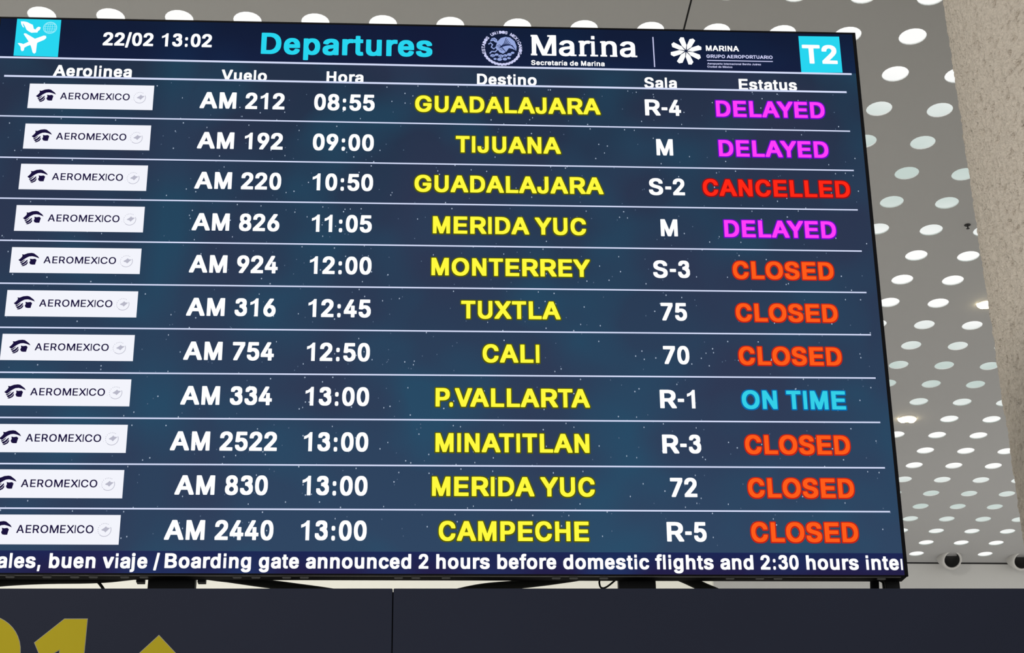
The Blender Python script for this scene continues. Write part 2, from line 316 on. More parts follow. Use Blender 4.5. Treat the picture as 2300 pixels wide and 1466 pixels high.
# ------------------------------------------------------------ departures board
GL = {
 'mar': {
  'M': '32,1 224,0 230,4 229,58 201,60 198,66 199,435 201,434 207,421 373,16 383,4 409,0 476,0 489,2 506,0 794,0 816,3 821,5 825,14 825,704 822,711 816,715 794,718 676,718 664,715 556,715 551,713 550,661 552,656 616,655 621,654 621,651 468,269 444,202 441,204 402,309 244,696 237,709 231,714 206,718 91,718 81,715 32,714 30,709 30,659 34,655 56,655 60,649 60,66 56,60 34,60 30,56 30,6;531,61 530,64 543,99 676,424 681,436 684,438 685,64 679,60',
  'a': '212,-11 234,-12 296,-5 336,8 361,22 364,21 365,9 369,3 394,0 554,0 560,4 560,49 558,54 506,55 500,59 500,361 498,371 497,399 489,434 479,456 464,479 444,500 424,514 379,534 344,542 304,547 244,548 189,540 144,527 109,509 88,494 59,465 41,436 33,419 33,399 41,393 114,373 139,370 164,374 179,397 191,411 211,427 226,434 256,445 291,445 309,439 331,427 346,412 357,391 362,361 356,348 349,343 324,335 181,317 134,307 111,299 84,287 66,275 40,249 28,229 18,186 18,134 28,91 49,55 73,31 106,11 154,-5;221,93 204,98 184,108 168,124 161,134 155,151 155,161 161,179 166,187 189,207 229,222 271,230 361,241 362,199 359,181 349,156 336,138 317,119 286,101 259,93',
  'r': '12,1 244,0 249,2 250,54 248,59 191,60 185,64 185,336 188,351 196,376 209,397 224,412 246,427 271,437 286,440 304,440 339,435 346,437 361,438 366,441 368,536 364,544 306,550 251,545 214,534 186,519 183,521 182,534 179,539 154,542 79,542 71,540 56,540 46,535 16,535 11,533 11,477 16,475 46,475 50,469 50,66 46,60 16,60 11,58 10,6',
  'i': '-58,1 174,0 180,4 180,54 178,59 91,60 85,64 85,499 80,511 80,526 76,530 -54,530 -60,526 -59,472 -29,470 -25,464 -25,66 -29,60 -59,58 -60,6;0,596 54,595 79,598 84,601 85,704 82,711 54,715 6,715 -19,712 -24,709 -25,604 -21,598',
  'n': '12,1 214,0 219,2 219,58 189,60 185,64 185,326 188,344 193,366 206,391 213,401 228,416 256,434 269,439 294,444 311,442 336,432 351,422 367,406 377,391 387,366 392,329 392,64 386,60 312,59 310,54 311,2 316,0 534,0 539,2 540,56 536,60 529,61 528,66 528,374 525,394 522,411 509,449 489,482 464,507 439,524 416,534 386,542 349,547 294,547 256,542 221,532 186,512 183,516 182,536 176,540 151,542 81,542 56,540 46,535 16,535 11,533 11,477 16,475 46,475 50,469 50,66 46,60 16,60 11,58 10,6',
 },
 'bold': {
  'A': '40,1 131,0 141,2 161,3 171,8 179,21 236,169 241,181 246,182 474,182 476,181 482,169 541,19 550,6 559,3 579,2 589,0 674,0 706,3 717,11 718,46 714,59 464,671 451,704 444,712 436,715 416,715 406,718 311,718 279,714 266,704 3,56 4,11 14,3;296,316 295,319 296,324 327,401 353,476 356,481 359,482 417,334 421,318 416,315',
  'B': '110,1 431,0 499,8 549,21 591,41 619,60 649,93 664,121 675,159 675,251 672,266 659,301 639,332 621,350 590,371 587,376 622,411 639,441 647,479 647,546 642,576 637,591 624,616 612,634 582,664 559,679 539,689 499,704 456,712 436,713 401,717 116,718 84,714 74,707 72,16 75,9 84,3;249,133 245,139 245,291 249,297 399,298 416,294 444,284 471,267 487,251 497,236 504,219 507,204 502,189 494,176 482,161 471,153 451,143 404,132;249,428 245,434 245,576 249,582 396,582 436,569 446,562 461,547 471,532 477,516 477,504 467,479 460,469 445,454 412,436 376,428',
  'C': '348,-9 394,-10 401,-8 444,-5 469,0 509,13 556,38 579,55 614,90 634,119 649,145 659,171 670,214 670,254 666,260 659,264 626,268 556,268 524,264 513,256 497,209 484,188 466,168 439,148 419,138 381,128 364,128 341,133 316,143 291,158 276,170 248,204 226,245 210,299 205,329 203,356 208,404 216,441 233,486 261,530 281,550 314,572 359,587 384,588 409,582 441,567 461,552 486,525 504,491 513,461 524,453 556,450 629,450 636,452 659,453 669,461 670,501 657,551 632,601 605,636 586,655 562,674 546,684 516,699 484,712 431,722 411,723 401,725 344,725 284,717 234,702 204,687 173,666 159,655 130,626 106,594 86,559 76,536 63,499 55,464 50,429 50,401 48,391 48,324 55,251 63,216 78,174 98,134 113,111 138,81 154,65 180,44 206,28 236,13 274,1 301,-5',
  'D': '110,1 359,0 409,5 459,16 494,28 534,48 557,64 571,75 602,106 629,144 639,161 654,196 667,239 672,269 675,314 678,324 678,396 675,406 672,449 667,479 654,521 641,552 629,574 605,609 569,645 546,662 521,677 489,692 439,707 406,712 356,715 346,718 116,718 84,714 74,707 72,16 75,9 84,3;236,133 232,139 233,579 239,582 346,582 396,569 436,547 462,524 487,489 499,461 507,439 515,404 520,359 515,314 499,256 487,229 461,193 436,171 397,149 374,141 334,133',
  'E': '110,1 576,0 609,3 619,11 620,119 616,125 609,129 576,132 251,132 246,134 245,139 245,289 247,294 546,295 579,298 587,304 590,311 590,414 586,420 579,424 546,428 247,429 245,434 246,581 251,582 574,582 606,586 615,591 618,599 618,701 617,706 612,711 604,715 584,715 574,718 116,718 84,714 74,707 72,16 75,9 84,3',
  'G': '368,-9 419,-10 426,-8 471,-5 499,0 549,16 601,43 624,60 661,98 682,126 702,166 712,199 717,229 718,246 720,256 720,376 716,382 709,387 676,390 419,390 409,388 389,387 378,381 375,374 375,274 376,269 380,264 389,260 409,260 416,258 544,258 550,254 544,234 537,216 515,184 486,158 466,146 449,138 409,128 384,128 349,136 328,144 288,169 265,191 253,206 233,239 216,286 208,326 207,344 205,351 208,389 218,439 228,466 241,491 263,524 286,547 298,556 336,577 374,587 409,587 439,579 466,567 494,547 507,534 524,511 534,494 548,461 559,453 591,450 671,450 704,453 714,461 715,499 702,544 679,589 655,621 614,660 576,684 539,702 509,712 471,720 421,725 356,725 309,720 271,712 249,704 196,679 159,652 129,622 119,612 93,576 82,556 66,519 56,486 48,446 45,426 45,396 42,386 42,329 45,319 45,289 50,256 58,221 73,179 88,149 106,121 128,94 151,70 199,36 229,21 269,6 291,0 319,-5',
  'H': '110,1 189,0 196,2 219,3 229,11 230,294 232,299 236,300 491,299 492,294 493,11 504,3 536,0 606,0 614,2 634,3 645,9 648,16 648,701 647,706 642,711 634,715 614,715 606,717 536,718 504,714 493,706 492,439 491,434 486,432 232,434 230,439 229,706 219,714 186,718 114,717 106,715 86,715 75,709 72,701 72,16 75,9 84,3',
  'I': '108,1 169,0 179,2 199,3 209,8 212,14 212,701 209,710 199,715 179,715 169,718 111,717 104,715 81,714 74,710 70,704 70,16 73,9 81,3',
  'J': '228,-9 266,-10 316,-5 341,1 361,8 391,23 412,39 437,64 446,75 464,109 475,146 480,194 480,701 477,709 469,714 436,718 364,717 356,715 334,714 323,706 322,216 317,189 309,169 301,155 289,142 266,128 256,125 244,125 224,133 203,151 191,171 183,191 178,221 177,269 175,274 169,278 134,282 66,282 34,279 23,271 23,164 36,111 46,89 56,73 86,40 114,21 134,11 174,-2 204,-7',
  'L': '115,1 544,0 576,3 584,8 587,14 587,119 584,125 576,129 544,132 251,132 246,134 245,701 241,710 231,715 211,715 201,718 119,717 111,715 89,714 81,710 78,704 78,16 80,9 89,3',
  'M': '110,1 181,0 189,2 211,3 222,11 224,330 226,329 234,309 338,29 346,11 351,6 359,3 379,2 386,0 446,0 456,2 476,3 487,9 603,321 609,328 611,11 621,3 654,0 721,0 729,2 749,3 760,9 762,16 762,701 759,710 749,715 729,715 721,717 621,718 589,714 578,706 419,272 415,276 269,676 256,707 246,714 214,718 114,717 106,715 86,715 75,709 72,701 72,16 75,9 84,3',
  'N': '112,1 189,0 196,2 219,3 229,11 231,410 239,401 463,29 478,9 489,3 509,2 519,0 604,0 611,2 631,3 642,9 645,16 645,701 644,706 640,711 631,715 611,715 604,717 534,718 501,714 491,706 489,303 486,304 478,316 289,631 241,708 229,715 209,715 199,718 116,717 109,715 89,715 78,709 75,701 75,16 78,9 86,3',
  'O': '362,-9 414,-10 421,-8 464,-5 491,0 546,18 576,33 597,46 619,63 657,101 684,139 709,189 722,226 730,264 735,311 735,404 733,414 732,434 725,476 717,506 704,539 689,569 676,590 647,626 616,655 594,672 569,687 536,702 516,709 471,720 421,725 359,725 309,720 256,707 226,694 194,677 166,657 131,625 109,597 93,574 78,546 66,516 53,471 48,441 45,419 45,296 50,259 58,224 71,186 93,141 108,119 120,104 161,63 204,33 234,18 276,3 316,-5;376,128 339,138 309,153 281,173 256,200 238,229 228,249 218,276 208,324 205,369 213,419 226,461 243,496 263,524 286,547 298,556 336,577 374,587 406,587 444,577 469,564 497,544 515,526 532,504 552,466 567,416 572,386 574,359 572,329 562,279 547,239 529,209 509,183 486,163 446,141 401,128',
  'P': '110,1 194,0 201,2 224,3 234,11 235,234 237,239 386,240 394,242 431,245 469,253 501,266 537,286 549,295 576,323 592,344 607,374 620,421 622,446 622,511 620,536 609,576 594,609 574,637 554,657 531,674 494,694 464,704 424,712 404,713 369,717 116,718 84,714 73,706 72,16 75,9 84,3;239,373 235,379 235,576 237,581 366,582 394,574 409,567 419,560 435,544 444,529 454,504 457,491 457,466 444,429 426,403 396,383 359,373',
  'R': '110,1 206,0 214,2 236,3 247,11 248,249 249,254 254,255 369,254 511,34 531,6 539,3 559,2 569,0 674,0 684,2 704,3 715,9 718,16 717,51 566,281 569,285 594,298 617,314 650,346 659,359 674,386 687,431 690,456 690,511 687,536 682,561 674,581 652,621 617,656 599,669 554,692 511,705 466,712 416,715 406,718 116,718 106,715 86,715 75,709 72,701 72,16 75,9 84,3;251,390 248,396 248,576 249,581 409,582 441,574 464,564 484,550 497,534 507,514 512,494 512,476 509,464 497,436 487,424 461,406 434,396 409,390',
  'S': '295,-11 356,-12 426,-5 484,11 529,33 564,60 587,86 609,126 620,169 620,246 609,289 590,321 556,355 531,372 486,394 466,402 426,414 314,443 274,458 236,483 221,509 221,521 228,539 244,559 253,566 280,581 296,587 321,592 339,592 381,582 401,572 419,559 432,544 439,529 448,499 459,491 491,488 566,488 576,490 596,490 607,496 610,501 610,544 604,576 589,611 570,639 546,662 511,687 474,704 416,720 366,725 296,725 289,723 251,720 226,715 186,702 146,682 131,672 95,639 71,601 63,584 58,561 55,541 55,481 61,449 68,429 83,404 114,373 141,353 199,326 246,311 366,279 394,269 419,257 439,242 452,224 456,209 449,186 440,171 422,154 396,138 369,128 344,123 319,122 291,128 269,136 249,146 236,155 225,166 216,181 206,206 202,224 191,232 159,235 81,235 49,232 39,224 38,171 46,136 68,91 78,79 106,50 134,31 164,16 206,1 249,-7',
  'T': '265,1 341,0 351,2 371,3 381,8 385,14 385,579 391,582 544,582 554,585 574,585 582,589 587,594 588,599 588,701 585,709 576,714 544,718 66,718 34,714 23,706 22,599 23,594 29,588 36,585 56,585 66,582 221,582 227,579 228,14 231,8 239,3',
  'U': '342,-11 371,-12 379,-10 444,-5 484,6 531,28 556,45 587,74 612,106 629,141 639,171 645,204 645,701 642,709 634,714 601,718 531,717 524,715 501,714 491,706 490,264 487,244 472,199 459,178 445,161 424,146 404,136 381,128 364,125 354,125 321,133 299,143 281,155 263,174 251,191 236,224 230,246 228,266 227,706 216,714 184,718 116,718 106,715 86,715 79,712 73,706 72,211 78,176 91,136 108,104 123,84 159,48 191,26 229,8 261,-2 291,-7',
  'V': '285,1 381,0 389,2 411,3 422,11 662,659 665,669 665,704 659,712 651,715 631,715 621,718 544,718 511,714 499,704 339,251 336,244 334,243 166,704 154,714 121,718 46,718 36,715 16,715 9,712 3,706 2,666 6,654 246,14 259,3',
  'X': '40,1 131,0 141,2 161,3 170,6 189,28 321,212 334,226 339,222 486,15 496,6 504,3 524,2 534,0 621,0 631,2 651,3 662,9 665,14 665,46 662,56 446,355 439,369 441,374 466,410 649,661 652,669 652,701 649,710 639,715 619,715 609,718 524,718 514,715 494,715 486,712 476,702 336,507 334,507 329,513 194,705 186,712 179,715 159,715 149,718 61,718 51,715 31,715 20,709 18,701 18,664 221,382 231,366 221,350 6,56 2,46 3,11 14,3',
  'Y': '290,1 374,0 381,2 404,3 414,11 416,279 667,664 667,704 661,712 654,715 634,715 624,718 536,718 526,715 506,715 498,711 486,696 336,462 334,462 328,469 199,671 179,702 170,711 161,715 141,715 131,718 44,718 11,714 1,706 0,671 3,661 252,279 253,14 256,8 264,3',
  '0': '258,-9 291,-10 301,-8 321,-7 339,-5 366,3 405,24 416,33 442,59 472,104 492,154 507,219 515,284 515,429 513,439 512,459 502,524 492,561 479,594 462,629 444,655 414,685 402,694 374,709 354,717 329,722 309,723 301,725 256,725 246,723 226,722 194,714 171,704 151,692 118,661 88,619 63,559 48,491 43,454 42,426 40,419 40,299 48,224 61,164 71,134 88,96 118,54 136,35 164,16 196,1 234,-7;274,126 266,128 249,140 231,160 211,199 201,229 193,264 185,321 185,394 195,464 206,504 216,530 233,559 246,574 264,587 279,592 296,584 315,569 329,549 349,506 360,469 367,426 372,356 370,346 367,289 362,259 354,226 342,191 322,156 305,139 289,128 279,125',
  '1': '254,1 386,0 392,4 392,714 389,720 299,719 255,661 245,651 172,596 84,567 80,561 80,456 84,452 176,483 241,522 246,524 250,521 250,234 252,221 252,6',
  '2': '62,1 469,0 501,3 512,11 512,119 510,124 504,128 469,132 264,133 260,136 367,251 431,325 472,384 487,414 497,446 502,481 502,541 497,576 487,606 461,647 435,674 414,689 381,707 339,720 294,725 239,725 231,723 211,722 174,714 159,709 119,689 96,672 73,649 64,637 43,601 31,559 28,536 28,481 31,475 39,471 71,468 136,468 146,470 166,470 174,473 180,481 183,509 188,529 201,555 213,569 226,579 259,592 271,592 284,589 301,582 319,570 338,544 344,529 348,514 347,501 339,474 322,441 300,411 252,356 26,111 26,11 36,3',
  '3': '250,1 296,0 306,2 341,3 386,13 424,31 444,45 476,78 480,89 481,103 494,110 502,121 512,149 517,174 518,291 515,309 499,356 484,382 464,406 468,419 477,429 484,446 495,486 495,559 493,569 492,591 489,604 484,619 472,644 462,656 437,681 409,699 391,707 376,712 336,720 301,720 291,722 224,720 191,715 164,707 134,692 103,666 78,634 71,619 65,601 65,526 70,514 81,506 96,503 136,502 176,503 191,506 204,515 216,544 231,562 251,577 274,587 299,577 319,562 334,544 342,529 339,519 327,504 319,495 301,483 274,471 239,464 223,451 218,439 218,366 221,354 231,343 251,338 264,337 286,329 306,319 329,301 345,284 362,256 370,231 361,204 358,186 348,181 326,160 306,146 286,136 276,134 264,138 241,151 220,169 198,199 188,219 179,246 166,257 149,260 71,260 50,254 43,246 40,236 41,149 48,124 61,99 80,71 118,36 151,18 196,5 211,3',
  '4': '335,1 401,0 409,2 429,3 440,9 442,16 443,131 446,135 511,138 519,141 524,146 525,254 522,261 514,267 481,270 446,270 443,274 442,454 439,462 429,467 409,468 399,470 341,470 331,468 302,466 404,664 405,701 401,710 391,715 371,715 361,718 301,718 269,714 256,704 23,261 20,251 20,151 23,144 31,138 54,137 61,135 294,135 298,129 298,11 309,3;201,271 201,276 278,424 294,451 296,452 296,272 291,270',
  '5': '255,-9 294,-10 304,-8 324,-7 374,3 416,23 436,38 462,61 476,78 494,106 512,149 520,189 520,289 512,331 494,376 467,416 441,442 421,457 381,477 339,487 319,488 309,490 269,490 231,485 219,486 228,579 234,582 446,582 456,585 476,585 484,588 490,596 490,701 487,709 479,714 446,718 131,718 99,714 88,706 77,596 75,589 75,571 70,541 70,524 65,494 65,476 60,446 60,429 55,399 55,381 53,374 53,336 59,331 66,328 126,320 146,320 156,318 191,320 199,323 211,334 229,344 249,352 271,357 276,357 304,347 321,335 337,319 354,291 365,261 367,249 367,229 364,214 352,181 336,158 326,148 314,138 284,125 271,125 261,128 241,138 229,148 220,156 208,174 198,199 194,216 184,224 151,228 86,227 79,225 56,224 46,216 45,161 53,126 71,89 85,69 115,39 134,26 161,11 201,-2 231,-7',
  '6': '258,-9 296,-10 344,-5 381,6 424,28 439,40 470,71 479,84 502,126 512,164 518,206 518,259 512,304 499,346 489,366 474,389 442,421 424,434 395,449 369,457 341,462 321,463 306,466 305,469 432,664 432,704 429,710 419,715 399,715 389,718 316,718 306,715 286,715 275,709 103,444 68,376 61,359 48,316 40,261 40,214 42,204 43,184 53,136 73,94 91,68 101,58 119,40 146,21 191,1 216,-5;274,123 254,131 236,143 221,158 211,174 201,196 195,216 192,236 196,254 203,276 213,296 223,309 246,329 261,337 281,342 311,329 334,310 347,291 354,276 362,251 365,231 359,204 352,184 335,156 321,143 304,131 284,123',
  '7': '122,1 199,0 209,2 229,3 237,6 244,14 514,581 518,594 518,701 517,706 511,712 504,715 484,715 474,718 86,718 54,714 43,706 43,596 46,590 54,586 86,582 331,582 336,581 336,579 86,51 86,11 96,3',
  '8': '252,-9 299,-10 359,-2 394,8 429,26 444,36 470,59 494,91 507,116 514,139 520,176 520,229 517,254 507,294 492,324 481,340 447,374 446,376 466,400 474,414 484,434 495,471 498,494 497,549 492,584 484,609 474,629 455,656 434,677 406,697 381,709 359,717 331,722 311,723 304,725 254,725 209,720 174,709 136,689 124,680 95,651 78,626 63,589 58,559 58,484 63,454 71,431 78,416 86,403 108,376 66,329 53,306 40,266 35,226 35,184 37,176 38,156 48,116 61,91 83,61 109,38 126,26 161,8 184,1 209,-5;269,123 239,133 213,151 203,164 193,184 188,201 188,216 201,251 221,277 234,287 254,297 271,302 284,302 316,289 337,274 352,254 362,234 367,214 367,204 354,169 347,159 331,143 314,132 296,126 284,123;269,436 244,448 226,465 211,496 208,519 216,544 223,559 234,572 246,582 261,589 271,592 284,592 309,582 321,572 334,554 342,539 347,514 339,486 332,471 319,455 299,441 281,435',
  '9': '160,1 241,0 249,2 271,3 282,11 452,274 486,340 499,374 512,431 512,524 507,556 497,591 482,621 471,637 462,649 434,677 414,692 366,714 329,722 309,723 299,725 251,725 206,720 171,709 141,694 125,684 114,675 88,649 58,604 46,569 38,526 38,441 46,396 56,369 66,349 86,320 106,300 129,283 164,266 179,261 204,255 246,252 251,249 123,54 124,11 134,3;269,376 240,389 225,401 213,416 201,439 193,461 190,489 193,506 203,534 223,564 249,584 266,592 276,593 291,589 306,582 316,575 334,557 352,524 360,496 362,481 352,441 335,411 316,393 306,386 291,378 279,375',
  ':': '162,-6 194,-5 210,1 227,21 235,49 235,111 232,129 220,154 211,162 199,167 164,170 131,167 124,162 111,150 100,124 98,101 98,61 100,41 107,21 119,5 131,-2 139,-5;158,351 169,350 179,352 199,353 211,358 224,374 232,394 235,409 235,469 232,486 220,509 209,519 196,525 176,525 166,527 159,525 139,525 131,522 120,516 114,510 106,496 100,479 98,456 98,419 103,386 111,370 126,356 134,353',
  '-': '80,244 249,242 259,245 279,245 286,248 292,254 292,259 292,364 281,372 249,375 86,375 76,373 56,372 49,369 43,361 43,256 46,250 54,246',
  '.': '135,-6 166,-5 181,1 194,14 205,39 208,54 208,109 204,129 197,146 190,156 184,162 171,167 136,170 104,167 96,162 81,147 73,124 70,106 70,56 78,24 86,10 94,3 111,-5',
  '/': '38,-99 84,-100 94,-98 114,-97 124,-92 129,-84 277,691 277,734 274,740 266,744 234,748 191,747 184,745 161,744 154,740 150,734 0,-49 0,-86 3,-91 14,-97',
  ',': '98,-154 126,-155 136,-153 156,-152 165,-149 172,-141 210,101 210,136 206,142 199,147 166,150 124,150 116,148 94,147 83,139 77,66 75,59 75,39 73,31 72,11 70,4 70,-16 68,-24 67,-44 65,-51 65,-71 63,-79 62,-99 60,-106 60,-139 63,-146 71,-152',
  'a': '228,-11 261,-12 271,-10 314,-7 336,-2 366,10 381,3 401,2 409,0 479,0 511,3 522,11 522,389 517,426 504,461 487,486 465,509 446,522 421,534 394,544 354,552 294,556 231,552 174,539 131,519 106,502 76,472 58,444 51,426 50,389 55,381 76,373 141,355 166,354 196,357 204,363 218,386 238,406 269,422 291,427 311,424 334,414 347,401 357,386 362,366 359,360 351,356 326,350 291,347 201,335 154,324 126,314 96,299 70,279 51,254 41,229 38,216 37,196 35,186 35,151 37,141 38,121 48,86 64,60 95,29 111,18 136,6 184,-7;254,118 236,123 221,131 210,139 203,149 198,161 198,171 204,182 215,194 234,204 259,212 356,227 364,226 365,214 359,191 347,166 330,146 316,136 296,126 269,118',
  'b': '315,-11 336,-12 344,-10 386,-7 411,-2 436,8 456,18 484,38 507,61 529,91 547,126 557,156 567,211 568,244 570,254 567,336 554,399 547,419 529,454 507,484 472,516 456,527 431,539 384,552 364,553 354,555 299,555 256,550 221,536 219,537 218,701 217,706 211,712 204,715 184,715 174,718 109,718 76,714 68,709 65,701 66,11 76,3 109,0 171,0 181,2 201,3 216,11 239,1 269,-7;309,121 289,128 273,139 258,154 248,166 233,196 226,219 218,264 218,281 226,329 233,351 251,385 264,400 279,412 309,424 319,425 339,419 360,406 375,391 384,379 399,349 404,334 412,299 415,271 407,221 394,186 379,160 366,145 351,133 331,123 319,120',
  'c': '288,-11 309,-12 316,-10 336,-10 376,-5 411,6 446,23 476,45 505,76 524,109 535,136 535,179 529,187 516,192 454,207 434,208 426,210 419,208 399,207 389,202 367,159 357,146 344,136 326,126 311,121 294,120 266,131 246,145 223,176 216,191 206,219 198,261 198,284 203,311 213,346 228,376 235,386 251,402 266,414 284,422 299,425 309,424 331,417 349,405 365,389 377,369 384,351 391,343 399,340 449,340 519,358 529,363 534,369 535,406 529,424 512,459 494,482 474,502 441,524 404,542 359,552 339,553 329,555 271,555 226,550 191,539 156,522 141,512 105,479 76,436 66,416 56,389 45,341 42,316 42,226 45,204 51,174 61,141 86,91 103,69 129,43 151,26 169,16 196,3 226,-5',
  'd': '272,-11 291,-12 299,-10 341,-7 371,1 394,11 409,3 429,2 439,0 501,0 534,3 544,11 545,701 542,709 534,714 501,718 436,718 426,715 406,715 395,709 392,701 391,538 389,537 354,550 311,555 256,555 246,553 226,552 186,542 151,524 136,514 109,490 83,456 61,411 50,376 43,334 42,216 51,166 61,134 73,106 88,81 109,55 134,33 159,16 186,3 224,-7;289,121 269,128 254,138 235,156 223,174 213,194 203,224 195,274 203,324 213,354 228,381 240,396 259,412 279,422 296,425 324,417 339,407 355,391 364,379 379,349 387,321 392,294 392,256 387,226 379,199 372,181 351,150 332,134 317,126 299,120',
  'e': '275,-11 299,-12 366,-4 406,8 447,31 477,59 489,74 504,99 515,129 514,166 504,174 434,192 414,193 406,195 399,193 379,192 368,186 354,159 337,139 319,127 301,121 279,120 246,133 236,140 220,156 211,169 198,194 192,211 193,216 479,218 511,221 519,225 522,231 522,319 517,366 507,409 489,449 461,487 434,512 416,524 386,539 364,547 336,552 316,553 309,555 251,555 244,553 224,552 196,547 154,529 119,505 91,477 73,451 61,429 46,389 38,359 33,316 32,229 38,186 46,154 56,126 71,96 81,80 119,40 146,21 175,6 199,-2 226,-7;199,345 196,349 198,354 208,374 221,392 244,412 264,422 276,425 286,425 296,422 316,412 329,401 344,381 359,349 358,346 354,345',
  'f': '135,1 199,0 209,2 229,3 239,8 242,14 243,419 249,422 299,422 309,425 329,425 339,430 342,439 342,534 340,541 329,547 309,548 299,550 246,550 243,554 243,561 251,594 261,607 269,610 301,606 329,608 336,611 342,616 360,684 360,719 351,729 331,737 299,742 249,745 241,743 221,742 194,737 159,722 149,715 123,689 106,659 98,624 96,552 26,547 16,542 13,536 14,433 19,428 26,425 94,422 97,419 98,14 101,8 109,3',
  'g': '260,-194 329,-195 339,-193 359,-192 391,-187 431,-174 461,-159 481,-145 507,-119 522,-99 529,-84 542,-36 543,-14 545,-4 545,534 542,541 534,547 501,550 436,550 429,548 406,547 399,542 394,536 391,535 356,549 314,555 254,555 246,553 226,552 201,547 186,542 151,524 130,509 98,476 89,465 76,444 61,411 50,376 43,329 43,224 50,176 58,149 76,111 93,86 129,50 146,38 181,21 219,10 256,7 264,5 301,5 309,7 346,10 369,16 386,24 390,21 390,14 382,-14 368,-36 344,-54 316,-64 301,-67 276,-64 251,-54 233,-41 199,-3 189,2 161,4 134,2 71,-33 63,-41 63,-79 68,-91 90,-121 123,-151 158,-171 194,-184 219,-190;291,136 274,141 254,151 239,163 228,176 206,221 198,256 196,279 200,311 211,349 233,389 249,405 259,412 279,422 296,425 324,417 340,406 352,394 367,374 379,346 387,321 392,289 392,269 387,236 382,216 367,184 354,165 336,151 317,141 296,135',
  'h': '105,1 181,0 189,2 211,3 222,11 222,316 225,334 231,356 243,381 253,394 271,409 291,419 311,425 339,417 362,399 377,376 384,356 387,341 390,319 391,11 396,6 404,3 424,2 434,0 501,0 534,3 541,8 545,14 545,381 539,419 527,456 507,489 479,517 446,537 419,547 394,552 374,553 366,555 309,555 266,550 226,536 224,537 222,704 219,710 209,715 189,715 179,718 109,717 101,715 79,714 71,710 68,704 68,16 70,9 79,3',
  'i': '110,1 164,0 174,2 194,3 204,8 207,14 208,501 204,510 194,515 174,515 164,518 116,518 106,515 86,515 76,510 73,504 73,14 76,8 84,3;110,571 164,570 174,572 194,573 201,576 206,581 208,701 207,706 201,712 194,715 174,715 166,717 116,718 84,714 74,707 73,584 76,578 84,573',
  'j': '5,-184 41,-185 51,-183 71,-182 104,-174 124,-164 141,-152 164,-126 174,-109 185,-76 190,-36 190,534 186,542 176,547 156,548 146,550 81,550 74,548 51,547 44,542 40,536 40,-11 34,-31 24,-47 16,-52 1,-55 -21,-56 -30,-61 -32,-69 -32,-174 -21,-182;102,574 126,573 134,575 154,575 164,578 179,588 192,601 202,619 202,684 199,696 195,704 176,722 159,732 116,737 106,735 86,735 74,732 61,727 51,720 38,706 31,694 28,681 28,629 33,609 49,590 64,581 79,575',
  'l': '110,1 164,0 174,2 194,3 204,8 207,14 208,701 204,710 194,715 174,715 164,718 116,718 106,715 86,715 76,710 73,704 72,16 75,9 84,3',
  'm': '100,1 179,0 186,2 209,3 219,11 220,329 223,346 231,371 249,399 274,417 299,425 316,422 331,414 344,404 359,379 365,359 365,16 369,8 379,3 399,2 406,0 481,0 514,3 524,11 525,349 536,381 555,406 581,422 591,425 604,425 629,417 648,404 661,382 667,361 668,344 670,334 671,11 681,3 714,0 784,0 794,2 814,3 821,6 827,11 828,16 828,399 822,434 814,456 799,484 790,496 771,515 751,529 726,542 694,552 651,557 599,557 591,555 571,555 544,549 521,542 501,532 466,509 446,527 416,544 391,552 351,557 306,558 296,555 276,555 239,544 221,536 206,547 184,548 176,550 106,550 96,548 76,547 69,544 63,539 62,534 63,14 66,8 74,3',
  'n': '105,1 184,0 191,2 214,3 224,11 225,324 228,339 233,359 251,390 266,405 276,412 311,425 326,422 344,414 366,395 379,374 387,346 390,329 391,11 401,3 434,0 501,0 511,2 531,3 539,6 544,11 545,394 539,424 529,454 522,469 500,499 475,521 446,537 421,547 394,552 374,553 364,555 311,555 301,553 281,552 256,547 226,535 211,547 179,550 111,550 101,548 81,547 74,544 69,539 68,14 71,8 79,3',
  'o': '292,-11 314,-12 324,-10 344,-10 396,-2 419,6 446,18 489,48 519,80 543,119 562,169 570,211 572,286 570,296 570,329 567,349 552,406 534,441 504,482 479,505 459,519 419,539 366,552 346,553 336,555 276,555 231,550 216,547 181,534 139,509 105,479 73,434 53,386 43,336 42,319 40,309 40,236 45,191 51,166 63,131 76,106 91,83 105,66 136,38 161,21 185,9 229,-5;296,121 279,126 261,136 246,148 231,166 216,193 208,214 200,249 198,279 203,311 213,344 235,384 246,397 274,417 299,425 314,425 331,419 355,406 375,386 384,374 399,344 404,329 412,294 415,269 410,236 399,201 389,179 370,151 352,136 339,128 314,120',
  'p': '105,-184 179,-185 186,-183 209,-182 219,-174 221,8 224,9 259,-5 321,-12 366,-10 404,-4 439,8 466,23 479,33 505,56 524,81 539,106 549,129 559,159 570,221 570,324 562,374 554,404 544,429 524,465 494,500 476,514 445,534 411,547 386,552 329,556 271,552 241,544 221,535 206,547 174,550 111,550 101,548 81,547 74,544 68,539 68,-169 70,-176 79,-182;311,121 291,128 276,138 258,156 243,179 225,231 220,261 220,284 225,316 236,351 258,391 281,412 301,422 319,425 334,422 362,406 375,394 392,369 402,346 412,309 415,291 415,256 407,216 399,194 379,158 359,138 349,131 324,121',
  'r': '105,1 186,0 194,2 216,3 227,11 228,331 231,346 238,366 248,381 266,400 281,409 314,420 369,417 391,418 396,418 405,424 408,431 408,539 407,544 401,549 394,552 374,555 321,558 271,552 249,547 229,538 214,547 181,550 111,550 101,548 81,547 74,544 68,539 68,14 71,8 79,3',
